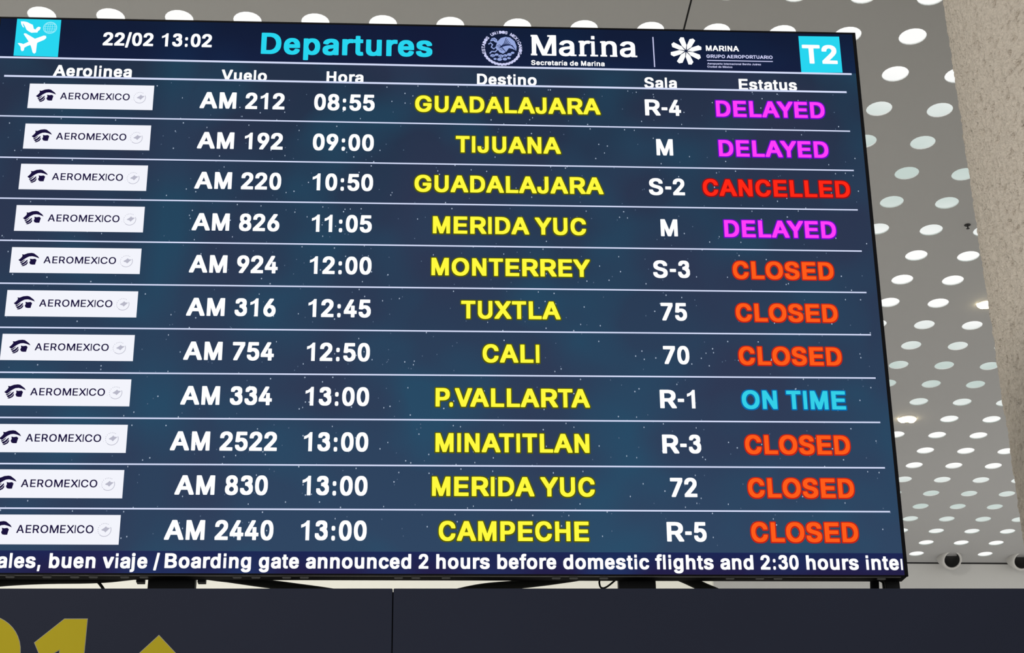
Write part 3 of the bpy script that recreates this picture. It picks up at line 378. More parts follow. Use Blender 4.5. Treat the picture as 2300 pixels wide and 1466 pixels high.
  's': '255,-11 279,-12 289,-10 314,-10 369,-2 399,6 446,28 464,40 496,73 514,106 520,129 520,201 517,219 507,244 492,264 479,277 459,292 436,304 389,322 291,343 244,356 221,368 208,384 208,391 214,400 231,414 239,419 261,427 279,430 304,424 320,416 341,395 358,366 369,360 394,358 421,360 499,376 507,381 510,386 510,421 504,441 484,476 467,496 440,519 419,531 384,544 359,550 314,555 241,555 234,553 196,550 164,542 144,534 114,519 99,509 73,486 56,464 48,449 40,416 40,349 46,324 58,299 81,273 109,253 146,236 186,223 286,202 321,192 341,179 348,169 349,159 342,146 321,131 291,120 264,118 234,126 211,138 193,159 181,187 176,192 169,195 119,195 36,179 26,171 25,126 31,106 49,73 62,56 86,35 118,16 159,1 201,-7',
  't': '233,-6 289,-2 314,6 320,14 320,51 310,106 306,117 301,122 294,125 274,125 266,127 256,125 239,126 231,136 225,159 225,419 229,422 296,425 304,428 309,433 310,536 306,542 296,547 226,552 225,654 219,662 211,665 191,665 181,668 126,668 116,665 96,665 86,660 83,654 81,552 31,547 23,541 20,534 21,434 31,426 79,422 82,419 82,114 88,84 97,59 109,40 126,23 144,11 181,-2',
  'u': '250,-6 291,-8 301,-5 321,-5 351,1 386,14 401,3 434,0 499,0 509,2 529,3 536,6 542,11 542,534 542,539 536,544 529,547 509,548 501,550 431,550 399,547 388,539 388,234 385,214 374,181 364,164 354,151 331,134 316,128 301,125 289,126 266,136 259,140 245,154 231,179 223,209 222,231 220,241 219,539 209,547 176,550 109,550 99,548 79,547 71,544 66,539 65,171 70,134 81,99 91,79 110,51 121,40 144,23 165,11 186,3 209,-2',
  'v': '235,1 314,0 324,2 344,3 352,6 359,14 549,499 550,536 544,544 536,547 516,548 506,550 429,550 419,548 399,547 388,541 279,251 276,251 268,271 174,529 167,541 156,547 136,548 129,550 51,550 19,547 8,539 8,494 193,21 199,10 206,4',
  'x': '45,1 136,0 146,2 166,3 174,6 181,13 276,146 361,25 371,13 381,4 416,0 501,0 511,2 531,3 542,9 545,16 544,51 378,276 381,285 537,499 537,536 534,542 524,547 504,548 494,550 409,550 374,546 364,537 281,418 276,415 194,535 181,546 146,550 61,550 51,548 31,547 20,541 18,534 18,496 175,281 164,263 8,51 9,11 19,3',
  'y': '108,-186 169,-187 176,-185 196,-185 226,-177 256,-162 269,-152 295,-126 312,-101 324,-76 344,-26 549,499 550,536 544,544 536,547 516,548 506,550 431,550 399,547 388,539 383,531 279,251 276,251 268,271 174,529 167,541 156,547 136,548 129,550 51,550 19,547 8,539 8,494 190,29 189,21 179,-6 167,-31 162,-39 150,-51 141,-55 116,-55 106,-53 99,-55 79,-55 70,-59 63,-66 48,-124 48,-171 59,-179 84,-185',
  'Q': '562,-61 651,-62 661,-60 681,-60 691,-55 695,-49 695,-14 692,-6 627,74 661,113 687,151 712,206 725,256 730,291 730,326 732,336 730,424 722,474 704,529 684,569 669,592 650,616 622,644 581,674 526,702 496,712 459,720 409,725 341,725 279,717 246,709 219,699 179,679 150,661 135,649 96,610 66,566 53,544 41,514 28,466 20,419 20,299 28,249 38,209 46,189 66,149 98,104 135,66 171,41 199,26 234,11 259,3 299,-5 316,-5 324,-7 344,-8 354,-10 399,-10 481,0 487,-4 530,-56 539,-60;361,128 316,141 286,156 253,181 228,211 208,246 198,271 191,299 185,331 183,356 185,384 196,436 206,465 218,489 234,512 260,541 289,562 326,579 356,587 394,587 431,577 459,564 496,537 516,515 532,491 542,471 557,431 565,394 568,369 567,344 560,296 549,261 537,234 519,208 476,255 464,262 444,263 434,265 351,265 341,263 321,262 310,256 308,249 308,214 375,134 376,131 374,128',
  'z': '58,1 471,0 481,2 501,3 512,9 515,16 515,116 512,124 506,128 471,132 261,133 257,134 256,136 504,436 505,534 501,542 491,547 471,548 461,550 74,550 64,548 44,547 33,541 30,534 30,434 31,429 36,423 44,420 64,420 74,418 274,417 278,416 279,414 23,111 20,101 21,11 31,3',
  'í': '110,1 164,0 174,2 194,3 204,8 207,14 208,501 204,510 194,515 174,515 164,518 116,518 106,515 86,515 76,510 73,504 73,14 76,8 84,3;90,580 180,580 270,735 140,735',
  'á': '228,-11 261,-12 271,-10 314,-7 336,-2 366,10 381,3 401,2 409,0 479,0 511,3 522,11 522,389 517,426 504,461 487,486 465,509 446,522 421,534 394,544 354,552 294,556 231,552 174,539 131,519 106,502 76,472 58,444 51,426 50,389 55,381 76,373 141,355 166,354 196,357 204,363 218,386 238,406 269,422 291,427 311,424 334,414 347,401 357,386 362,366 359,360 351,356 326,350 291,347 201,335 154,324 126,314 96,299 70,279 51,254 41,229 38,216 37,196 35,186 35,151 37,141 38,121 48,86 64,60 95,29 111,18 136,6 184,-7;254,118 236,123 221,131 210,139 203,149 198,161 198,171 204,182 215,194 234,204 259,212 356,227 364,226 365,214 359,191 347,166 330,146 316,136 296,126 269,118;228,580 318,580 408,735 278,735',
  'é': '275,-11 299,-12 366,-4 406,8 447,31 477,59 489,74 504,99 515,129 514,166 504,174 434,192 414,193 406,195 399,193 379,192 368,186 354,159 337,139 319,127 301,121 279,120 246,133 236,140 220,156 211,169 198,194 192,211 193,216 479,218 511,221 519,225 522,231 522,319 517,366 507,409 489,449 461,487 434,512 416,524 386,539 364,547 336,552 316,553 309,555 251,555 244,553 224,552 196,547 154,529 119,505 91,477 73,451 61,429 46,389 38,359 33,316 32,229 38,186 46,154 56,126 71,96 81,80 119,40 146,21 175,6 199,-2 226,-7;199,345 196,349 198,354 208,374 221,392 244,412 264,422 276,425 286,425 296,422 316,412 329,401 344,381 359,349 358,346 354,345;227,580 317,580 407,735 277,735',
 },
 'halo': {
  'A': '40,-41 181,-40 207,-31 219,-9 275,136 281,140 441,139 501,-12 510,-29 524,-37 589,-42 674,-42 724,-40 739,-37 752,-29 760,-4 760,69 754,89 504,701 481,749 456,757 311,760 249,755 231,744 -39,76 -40,-6 -32,-29 -19,-37 -4,-40',
  'C': '348,-51 441,-50 501,-40 541,-27 594,1 616,18 649,50 669,79 699,141 712,194 712,271 709,286 701,299 676,307 556,310 491,304 478,296 462,251 437,214 401,186 376,175 349,183 314,208 283,244 266,276 253,316 248,351 250,384 263,434 278,464 299,492 330,521 364,539 374,542 389,537 426,512 457,476 478,421 491,413 556,408 676,410 701,418 709,431 712,446 712,519 709,536 692,594 674,629 654,660 624,692 584,722 516,752 451,765 344,768 276,762 214,747 146,712 95,666 53,604 36,566 23,529 10,469 5,411 5,304 10,246 33,156 63,94 88,59 115,29 169,-9 204,-27 244,-40 304,-50',
  'D': '110,-41 359,-42 429,-37 491,-24 526,-12 595,26 637,66 664,104 694,166 715,249 720,304 717,451 702,529 674,596 640,649 606,682 584,699 521,732 471,747 426,755 346,760 116,760 66,757 51,754 38,746 30,721 30,-6 38,-29 51,-37;279,175 275,181 275,536 281,540 326,540 364,529 384,519 411,500 437,471 454,445 467,409 475,351 467,309 452,269 437,246 411,218 384,198 341,181 314,175',
  'E': '110,-41 576,-42 626,-40 641,-37 654,-29 662,-4 662,136 659,151 651,164 626,172 576,175 294,175 289,176 288,181 288,246 291,252 546,252 596,255 611,258 624,266 632,291 632,431 629,446 622,459 596,467 546,470 291,470 288,476 288,534 289,538 294,540 574,540 624,543 649,551 657,564 660,579 660,724 649,749 624,757 574,760 116,760 66,757 51,754 38,746 30,721 30,-6 38,-29 51,-37',
  'G': '368,-51 466,-50 531,-40 581,-24 639,6 661,23 697,59 724,99 749,159 760,209 762,394 752,424 757,444 757,519 734,591 700,649 650,699 614,722 571,742 491,762 421,768 306,765 239,752 204,739 159,717 119,688 85,654 58,616 26,549 5,466 0,406 0,309 8,236 18,191 33,149 71,81 94,53 126,23 161,-2 201,-22 236,-34 284,-45;391,173 361,183 344,193 324,208 298,234 278,261 266,286 256,316 250,349 250,369 258,409 271,441 289,472 335,519 369,537 389,542 424,532 456,510 489,471 505,436 501,433 369,430 344,422 336,409 332,394 332,254 341,229 354,221 369,218 467,214 461,205 429,183 401,173',
  'I': '108,-41 169,-42 231,-37 246,-29 255,-6 255,721 252,736 244,749 219,757 169,760 64,757 38,749 28,724 28,-6 36,-29 49,-37',
  'J': '228,-51 316,-50 361,-42 390,-34 429,-14 450,1 482,36 504,79 517,126 522,174 522,721 514,746 501,754 436,760 316,757 291,749 283,736 280,721 280,236 272,206 254,183 246,183 228,206 220,241 220,289 217,301 211,312 199,319 134,325 16,322 -9,314 -17,301 -20,286 -20,144 -4,81 21,34 50,1 76,-17 106,-32 166,-47',
  'L': '115,-41 544,-42 594,-40 619,-31 630,-6 630,139 619,164 594,172 544,175 289,177 287,724 277,749 251,757 201,760 71,757 46,749 35,724 35,-6 43,-29 56,-37',
  'M': '110,-41 229,-40 254,-31 265,-6 266,78 272,71 308,-24 313,-31 326,-37 389,-42 446,-42 512,-36 522,-31 527,-24 566,75 568,-6 576,-29 589,-37 654,-42 719,-42 769,-40 784,-37 796,-29 805,-4 805,721 802,736 794,749 769,757 621,760 571,757 544,747 528,714 419,413 398,461 302,726 289,749 264,757 116,760 66,757 51,754 39,747 30,721 30,-6 38,-29 51,-37',
  'N': '112,-41 236,-40 251,-37 264,-29 272,-4 274,242 284,229 428,-11 444,-32 469,-40 601,-42 651,-40 666,-37 679,-29 688,-4 688,721 684,736 676,749 651,757 534,760 484,757 469,754 456,747 448,721 446,472 441,476 282,741 274,749 249,757 119,760 69,757 54,754 41,746 32,721 33,-6 41,-29 54,-37',
  'O': '362,-51 461,-50 524,-40 579,-22 635,9 656,25 692,61 727,111 749,159 772,244 778,291 775,454 757,536 724,609 682,666 631,709 569,742 491,762 421,768 359,768 289,762 224,747 156,714 129,695 95,664 51,601 21,531 5,461 2,439 2,276 8,239 31,156 58,101 73,79 136,15 161,-2 201,-22 244,-37 281,-45;386,173 351,188 330,201 291,241 271,274 258,306 250,344 250,369 256,401 266,431 278,456 298,484 324,510 344,524 369,537 391,542 412,536 447,516 479,487 496,465 519,416 530,366 530,351 514,286 499,256 475,224 434,191 401,176',
  'P': '110,-41 241,-40 256,-37 269,-29 278,-4 279,196 434,200 501,213 534,226 575,249 611,283 627,304 647,344 662,401 665,426 662,556 649,606 629,649 610,676 592,694 556,719 526,734 484,747 444,755 366,760 116,760 66,757 51,754 38,746 30,721 30,-6 38,-29 51,-37;281,415 278,421 279,539 346,539 379,524 401,502 412,476 394,445 377,431 339,415',
  'R': '110,-41 254,-40 269,-37 282,-29 290,-6 290,206 292,211 296,212 336,211 494,-32 519,-40 674,-42 724,-40 739,-37 752,-29 760,-4 760,66 757,81 639,264 685,306 702,331 719,369 732,436 732,534 722,591 697,646 685,664 655,694 636,707 586,732 544,745 486,755 406,760 116,760 66,757 51,754 38,746 30,721 30,-6 38,-29 51,-37;294,433 290,439 290,534 294,540 386,540 409,534 426,527 446,512 464,489 462,476 449,460 424,443 401,436 386,432',
  'T': '265,-41 391,-40 416,-32 424,-19 428,-4 428,536 434,540 594,543 609,546 621,553 630,579 630,724 622,746 609,754 544,760 66,760 1,754 -11,747 -17,736 -20,721 -20,579 -17,564 -9,551 16,543 179,540 185,536 185,-6 193,-29 206,-37',
  'U': '342,-54 416,-52 464,-47 516,-34 564,-12 592,6 622,34 647,66 669,111 679,141 688,184 688,721 679,746 666,754 601,760 534,760 484,757 469,754 456,746 448,721 448,284 445,264 434,234 415,206 386,183 359,172 339,179 321,191 298,214 281,240 273,266 270,286 270,721 262,746 249,754 234,757 116,760 51,754 39,747 33,736 30,721 30,191 36,156 51,106 66,76 88,44 121,10 154,-12 196,-32 231,-42 271,-50',
  'V': '285,-41 429,-40 454,-32 459,-24 704,636 708,651 707,724 699,746 691,752 671,757 544,760 494,757 479,754 465,746 448,706 339,396 334,389 212,721 199,747 171,757 46,760 -16,755 -29,749 -34,741 -40,721 -40,646 -37,631 206,-16 214,-30 226,-37',
  'Y': '290,-41 421,-40 446,-32 452,-24 458,-4 458,251 706,633 710,649 710,724 702,746 694,752 674,757 624,760 536,760 486,757 461,749 339,561 334,558 214,741 201,752 181,757 131,760 44,760 -19,755 -32,749 -37,741 -42,724 -42,651 -34,626 209,251 210,-4 213,-19 221,-31 231,-37',
  'S': '295,-54 356,-55 446,-47 516,-29 566,-4 604,25 632,61 649,96 662,149 662,266 654,304 637,344 625,361 592,394 569,409 500,444 616,448 631,451 644,458 652,481 652,564 639,621 624,651 606,677 571,709 549,724 506,744 436,762 366,768 249,765 191,754 154,742 94,709 60,679 41,651 28,626 15,581 13,459 21,419 38,379 51,360 89,326 109,313 188,276 31,275 16,272 4,264 -5,241 -5,154 11,94 28,59 43,39 69,13 101,-9 136,-27 186,-42 251,-52;324,168 286,183 260,206 251,221 239,261 241,264 341,237 381,219 396,208 397,204 387,194 369,181 336,168;404,469 346,483 306,498 285,511 279,519 299,534 329,547 349,542 382,521 396,505 407,474',
  'H': '110,-41 236,-40 251,-37 264,-29 272,-4 272,251 274,256 279,258 449,256 450,-4 453,-19 461,-32 486,-40 604,-42 654,-40 669,-37 682,-29 690,-4 690,721 687,736 679,749 654,757 536,760 486,757 471,754 459,747 450,724 450,481 448,476 444,475 274,477 272,721 269,736 261,749 236,757 116,760 66,757 51,754 38,746 30,721 30,-6 38,-29 51,-37',
  '.': '135,-49 186,-47 214,-39 229,-26 244,6 250,34 247,146 242,166 227,194 206,207 141,212 71,207 59,200 46,187 33,156 28,126 28,39 38,-6 54,-32 76,-44',
  'X': '40,-41 181,-40 206,-32 334,137 451,-25 469,-37 534,-42 621,-42 671,-40 686,-37 699,-29 708,-4 707,69 702,86 502,369 689,631 695,649 695,721 692,736 684,749 659,757 609,760 524,760 459,754 443,744 336,598 329,603 229,745 214,754 149,760 61,760 11,757 -4,754 -16,747 -25,721 -25,646 -19,629 166,369 159,353 -16,115 -37,81 -40,66 -40,-4 -32,-29 -19,-37 -4,-40',
 },
 'light': {
  'A': '22,1 114,0 131,3 136,6 142,16 203,189 211,192 466,192 472,186 536,11 541,4 561,0 644,0 661,3 667,6 667,26 427,659 407,711 404,714 384,718 289,718 271,715 266,711 6,21 6,6 11,3;246,295 244,299 248,314 284,411 333,559 336,562 339,559 381,431 430,299 428,296 424,295',
  'E': '85,1 521,0 539,3 544,6 545,91 541,99 521,102 199,102 194,104 192,109 192,304 194,309 494,310 514,313 518,321 517,404 514,409 511,410 494,412 194,414 192,419 194,613 199,615 519,615 539,618 542,626 542,706 539,714 519,718 91,718 74,715 68,711 68,11 71,3',
  'R': '85,1 169,0 186,3 192,6 192,261 194,266 199,268 334,266 468,24 481,3 501,0 594,0 611,3 617,6 617,21 609,39 470,286 471,292 504,308 524,323 550,349 559,360 582,406 592,451 592,531 584,569 577,589 564,614 540,646 519,665 501,677 474,692 446,702 379,715 351,715 341,718 91,718 74,715 68,711 68,11 71,3;196,373 192,379 192,609 194,614 344,615 366,612 394,604 419,592 440,574 454,551 464,524 467,509 467,474 464,459 454,431 445,416 429,400 406,386 379,376 364,373',
  'O': '350,-9 399,-10 406,-8 424,-7 479,3 521,18 546,31 574,48 599,68 625,94 644,118 659,141 676,173 697,229 710,301 712,366 710,376 710,414 702,464 692,504 679,536 664,566 646,595 627,619 594,652 571,669 539,689 511,702 481,712 411,725 341,725 306,720 261,709 229,697 204,684 161,655 135,631 116,610 93,576 73,539 53,484 45,446 40,409 40,311 48,256 66,194 83,156 104,123 120,101 159,63 196,36 236,16 256,8 299,-2;344,98 309,108 274,126 258,136 230,161 211,186 196,211 178,254 168,299 162,349 165,399 176,454 191,494 216,537 225,549 248,571 276,592 306,607 341,617 364,620 391,620 431,612 471,594 509,567 539,531 564,486 580,436 587,386 587,329 582,294 574,259 557,214 527,169 500,141 474,123 454,113 419,101 401,98',
  'M': '85,1 169,0 186,3 190,9 189,482 191,481 197,469 231,379 383,9 389,3 409,0 479,0 496,3 499,6 647,369 686,471 691,478 693,9 696,3 716,0 794,0 814,4 818,11 816,712 811,715 794,718 676,718 659,715 653,711 501,331 444,178 441,179 438,186 409,271 232,709 226,714 206,718 91,718 71,714 68,706 68,11 71,3',
  'X': '28,1 124,0 146,5 254,153 334,267 336,266 398,174 521,4 541,0 634,0 651,3 656,6 657,21 649,34 412,369 413,374 451,427 637,684 645,699 645,709 642,714 621,718 531,718 509,712 386,541 341,473 334,466 279,549 162,714 141,718 49,718 31,715 26,712 25,696 31,686 258,366 11,24 11,6 16,3',
  'I': '0,1 56,0 74,3 77,9 78,706 74,714 56,717 4,717 -14,714 -17,709 -18,11 -14,3',
  'C': '350,-9 399,-10 406,-8 424,-7 479,3 521,18 571,46 599,68 620,89 649,129 667,164 682,216 682,234 681,237 676,240 659,242 581,242 561,239 556,234 549,211 539,189 531,175 509,149 494,136 461,116 429,103 404,98 346,98 309,108 274,126 244,148 230,161 211,186 196,211 178,254 165,316 162,369 170,431 183,476 201,514 224,547 251,575 276,592 306,607 341,617 361,620 389,620 424,614 454,604 469,597 500,576 515,561 534,536 547,511 556,484 561,476 581,472 659,472 676,475 682,479 682,499 677,521 667,551 652,581 625,621 591,655 561,677 519,699 491,709 461,717 411,725 341,725 294,717 261,709 229,697 204,684 164,657 132,629 116,610 96,581 73,539 61,509 53,484 45,446 40,409 40,306 45,269 53,234 71,180 86,151 109,115 143,76 173,51 201,33 236,16 274,3 329,-7',
 },
}
def dec(d): return {k: [[(int(a.split(',')[0]), int(a.split(',')[1])) for a in l.split(' ')] for l in s.split(';')] for k, s in d.items()}
GL = {k: dec(v) for k, v in GL.items()}
ADV = dict(zip('ABCDEGHIJLMNOPRSTUVXYQ', (1479, 1479, 1479, 1479, 1366, 1593, 1479, 569, 1139, 1251, 1706, 1479, 1593, 1366, 1479, 1366, 1251, 1479, 1366, 1366, 1366, 1593)))
ADV.update({c: 1139 for c in '0123456789acekvxyszáé'}); ADV.update({c: 1251 for c in 'bdghnopu'}); ADV.update({c: 569 for c in ' .,/ijlí'})
ADV.update({':': 682, '-': 682, 'f': 682, 't': 682, 'r': 797, 'm': 1821})
KERN = {k: -152 for k in ('AY', 'YA', 'TA', 'AT', 'LT', 'VA', 'AV', 'LY')}; KERN.update({'P.': -264, 'A ': -60, ' Y': -37, 'YE': -40, 'RT': -37, 'LA': 0, '11': -100})
def adv(st, txt):
    x = 0; pos = []
    for i, c in enumerate(txt):
        pos.append(x)
        if st in ('bold', 'halo'): x += ADV[c]/2048*1000 + (KERN.get(txt[i:i+2], 0)/2048*1000)
        else:
            w_ = max(p[0] for l in GL[st][c] for p in l) - min(0, 0) if c in GL[st] else 280
            x += w_ + (70 if st == 'light' else 64)
    return pos, x
def inside(p, l):
    c = False; n = len(l)
    for i in range(n):
        (x0, y0), (x1, y1) = l[i], l[i-1]
        if (y0 > p[1]) != (y1 > p[1]) and p[0] < (x1-x0)*(p[1]-y0)/(y1-y0) + x0: c = not c
    return c
def shells(g):                               # group loops: each outline with the holes in it
    out = []
    dep = [sum(inside(l[0], m) for m in g if m is not l) for l in g]
    for l, d_ in zip(g, dep):
        if d_ % 2 == 0: out.append([l] + [m for m, e_ in zip(g, dep) if e_ == d_+1 and inside(m[0], l)])
    return out
def text_mesh(st, txt, u0, v0, em, z, bbox_fit=None, word=None, squeeze=1.0):
    pos, W = adv(st if st != 'halo' else 'bold', txt)
    L0 = []; wi = 0; LW = []
    for c, x in zip(txt, pos):
        if c == ' ': wi += 1
        if c in GL[st]:
            LW.append(wi)
            L0.append([[(px+x, py) for px, py in l] for l in GL[st][c]])
    xs = [p[0] for g in L0 for l in g for p in l]
    if bbox_fit:
        k = (bbox_fit[1]-bbox_fit[0]) / (max(xs)-min(xs)); off = bbox_fit[0] - min(xs)*k; ky = k*squeeze
    else: k = em/1000.0; ky = k*1.06; off = u0
    if word is not None: L0 = [g for g, k_ in zip(L0, LW) if k_ == word]
    vs, fs = [], []
    for g in [s_ for g_ in L0 for s_ in shells(g_)]:
        tri = tessellate_polygon([[Vector((x, y, 0)) for x, y in l] for l in g]); n = len(vs)
        for l in g:
            for x, y in l:
                vs.append((off + x*k, v0 + y*ky, z))
        for t_ in tri:
            a, b, c = (vs[n+q] for q in t_)
            ar = (b[0]-a[0])*(c[1]-a[1])-(b[1]-a[1])*(c[0]-a[0])
            fs.append(tuple(n+q for q in (t_ if ar > 0 else t_[::-1])))
    return mesh_from(vs, fs, 'lettering')
def flat(loops, z):
    vs, fs = [], []
    for g in loops:
        n = len(vs); tri = tessellate_polygon([[Vector((x, y, 0)) for x, y in g]]); vs += [(x, y, z) for x, y in g]
        for t_ in tri:
            a, b, c = (vs[n+q] for q in t_); ar = (b[0]-a[0])*(c[1]-a[1])-(b[1]-a[1])*(c[0]-a[0])
            fs.append(tuple(n+q for q in (t_ if ar > 0 else t_[::-1])))
    return mesh_from(vs, fs, 'flat_shape')
def rect(x0, x1, y0, y1): return [(x0, y0), (x1, y0), (x1, y1), (x0, y1)]
def stroke(pts, w_):
    P = [Vector((p[0], p[1])) for p in pts]; a, b = [], []
    for i, p in enumerate(P):
        t_ = (P[min(i+1, len(P)-1)] - P[max(i-1, 0)]).normalized(); n_ = Vector((-t_.y, t_.x))*w_/2
        a.append(tuple(p+n_)); b.append(tuple(p-n_))
    return [[a[i], b[i], b[i+1], a[i+1]] for i in range(len(P)-1)]
def circ(cx, cy, r, a0=0, a1=360, n=32, ry=None):
    ry = ry or r
    return [(cx + r*math.cos(math.radians(a0+(a1-a0)*k/n)), cy + ry*math.sin(math.radians(a0+(a1-a0)*k/n))) for k in range(n+1)]

DU = Vector((0.99842133, 0.05616801, 0.0)); DV = Vector((-0.00361556, 0.0642688, -0.99792607)); OB = Vector((-0.30537535, 0.98440172, 0.66403082))*5.8 + Vector((0, 0, Z0))
BX = DU; BY = -DV; BZ = BX.cross(BY)       # local frame of the board: x right, y up, z towards the viewer
BM = Matrix(((BX.x, BY.x, BZ.x, OB.x), (BX.y, BY.y, BZ.y, OB.y), (BX.z, BY.z, BZ.z, OB.z), (0, 0, 0, 1)))
board = tag(empty('departures_board', mat=BM), 'large dark blue LED departures board leaning forward above the navy sign', 'information display')
X0, X1, Y0, Y1 = -0.284, 3.216, -2.012, 0.280
MB().box(X0, X1, Y0, Y1, -0.085, -0.006).build('housing', M['black'], board, bevel=0.003)
bz = MB()
bz.box(X0, X1, Y1-0.006, Y1+0.001, -0.006, 0.003); bz.box(X0, X1, Y0, Y0+0.004, -0.006, 0.003)
bz.box(X0, X0+0.006, Y0, Y1, -0.006, 0.003); bz.box(3.203, X1, Y0, Y1, -0.006, 0.003)
bz.build('bezel', M['black'], board)
scr = MB().box(X0+0.006, 3.203, Y0+0.004, Y1-0.006, -0.006, 0.0).build('screen', M['screen'], board)
def onscreen(name, me, mat, parent=scr, label=None):
    o = link(name, me, M[mat], parent)
    if label: o['label'] = label
    return o
onscreen('header_band', flat([rect(X0+0.006, 3.203, 0.0885, Y1-0.006)], 0.0004), 'header', label='dark navy header strip')
onscreen('ticker_band', flat([rect(X0+0.006, 3.203, Y0+0.004, -1.926)], 0.0004), 'ticker', label='purple navy ticker strip')
LN = [[-0.25, 3.1846, 0.0943, 0.0847], [-0.2386, 3.1562, 0.008, -0.0015], [-0.25, 3.1558, -0.1714, -0.1804], [-0.25, 3.1558, -0.3542, -0.3579], [-0.25, 3.1569, -0.5317, -0.5329], [-0.25, 3.1574, -0.7106, -0.7122], [-0.25, 3.1604, -0.8895, -0.8889], [-0.25, 3.1622, -1.0695, -1.0659], [-0.25, 3.1645, -1.2493, -1.243], [-0.25, 3.1663, -1.4263, -1.4211], [-0.25, 3.1677, -1.603, -1.5999], [-0.25, 3.1712, -1.7704, -1.7691]]
for i, (a, b, c, d) in enumerate(LN):
    h = 0.0042 if i < 2 else 0.0029
    if i != 1: a = -0.277
    onscreen('rule_line', flat([[(a, c-h), (b, d-h), (b, d+h), (a, c+h)]], 0.0030 if i == 1 else 0.0012), 'line')
# speckled star field of the picture
random.seed(11)
for nm, mt, cnt, rr in (('star_speckles', 'star', 520, 0.0024), ('faint_star_speckles', 'stard', 520, 0.0020)):
    lp = []
    while len(lp) < cnt:
        x = random.uniform(-0.25, 3.18); y = random.uniform(-1.90, 0.0)
        if -0.14 < x < 0.36 and any(abs(y - (-0.081-0.1765*k)) < 0.058 for k in range(11)): continue
        lp.append(circ(x, y, rr*random.uniform(.7, 1.15), n=6, ry=rr*1.35)[:6])
    tag(onscreen(nm, flat(lp, 0.0008), mt), kind='stuff')
def words(name, st, txt, u0, v0, em, z, mat, what, clip=None, **kw):    # one part per printed word
    for i, w_ in enumerate(txt.split(' ')):
        me = text_mesh(st, txt, u0, v0, em, z, word=i, **kw)
        if clip:
            bm = bmesh.new(); bm.from_mesh(me); bmesh.ops.bisect_plane(bm, geom=list(bm.verts)+list(bm.edges)+list(bm.faces), plane_co=(clip, 0, 0), plane_no=(1, 0, 0), clear_outer=True); bm.to_mesh(me); bm.free()
        onscreen(name, me, mat, label=('%s %s' % (what, w_)) if what else None)
# fixed header lettering
for name, st, txt, u0, u1, yb, cap, col in [('date_and_time', 'bold', '22/02 13:02', 0.1372, 0.5734, 0.1566, None, 'white'), ('board_title', 'bold', 'Departures', 0.7719, 1.4649, 0.1303, None, 'cyan'), ('column_heading', 'bold', 'Aerolinea', -0.0475, 0.2632, 0.0072, None, 'white'), ('column_heading', 'bold', 'Vuelo', 0.6205, 0.8014, 0.0002, None, 'white'), ('column_heading', 'bold', 'Hora', 1.0401, 1.1883, -0.0002, None, 'white'), ('column_heading', 'bold', 'Destino', 1.6462, 1.888, 0.0013, None, 'white'), ('column_heading', 'bold', 'Sala', 2.3267, 2.4596, -0.001, None, 'white'), ('column_heading', 'bold', 'Estatus', 2.7138, 2.953, -0.0019, None, 'white'), ('ministry_name', 'mar', 'Marina', 1.8665, 2.303, 0.1458, None, 'white'), ('ministry_line', 'bold', 'Secretaría de Marina', 1.867, 2.1672, 0.1009, None, 'white'), ('airport_group_name', 'bold', 'MARINA', 2.5876, 2.7248, 0.1818, None, 'white'), ('airport_group_line', 'bold', 'GRUPO AEROPORTUARIO', 2.588, 2.8618, 0.1489, None, 'lav'), ('airport_small_print', 'bold', 'Aeropuerto Internacional Benito Juárez', 2.5899, 2.812, 0.1178, None, 'lav'), ('airport_small_print', 'bold', 'Ciudad de México', 2.5892, 2.6924, 0.1031, None, 'lav'), ('terminal_code', 'bold', 'T2', 2.9873, 3.131, 0.1305, None, 'white'), ('ticker_text', 'bold', 'Boarding gate announced 2 hours before domestic flights and 2:30 hours inte', 0.5245, 3.1821, -1.9901, None, 'white')]:
    if name == 'ticker_text': continue
    if name == 'board_title': onscreen('board_title_glow', flat([rect(u0-.0, u0+.0001, yb, yb+.0001)], 0.0005), 'header') if False else None
    sq = 1.05 if name == 'column_heading' else 1.03
    if name == 'column_heading': yb += 0.0035
    if name == 'terminal_code': sq = 0.95
    words(name, st, txt, 0, yb, 0, 0.0018, col, {'white': 'white', 'lav': 'pale lavender', 'cyan': 'bright cyan'}[col] + ' lettering reading', bbox_fit=(u0, u1), squeeze=sq)
# ticker
_w = lambda s_: adv('bold', s_)[1]
TKK = 2.692 / (_w('Boarding gate announced 2 hours before domestic flights and 2:30 hours inter') - 130)
TKL = 0.5056 - (_w('ionales, buen viaje /') - 70)*TKK
words('ticker_word', 'bold', 'Boarding gate announced 2 hours before domestic flights and 2:30 hours inter', 0.519, -1.9890, 0, 0.0018, 'white', 'white ticker word', clip=3.199, bbox_fit=(0.5245, 3.2165), squeeze=1.05)
words('ticker_word', 'bold', 'ionales, buen viaje /', 0, -1.9900, 0, 0.0018, 'white', 'white ticker word', bbox_fit=(TKL, 0.5056), squeeze=1.05)
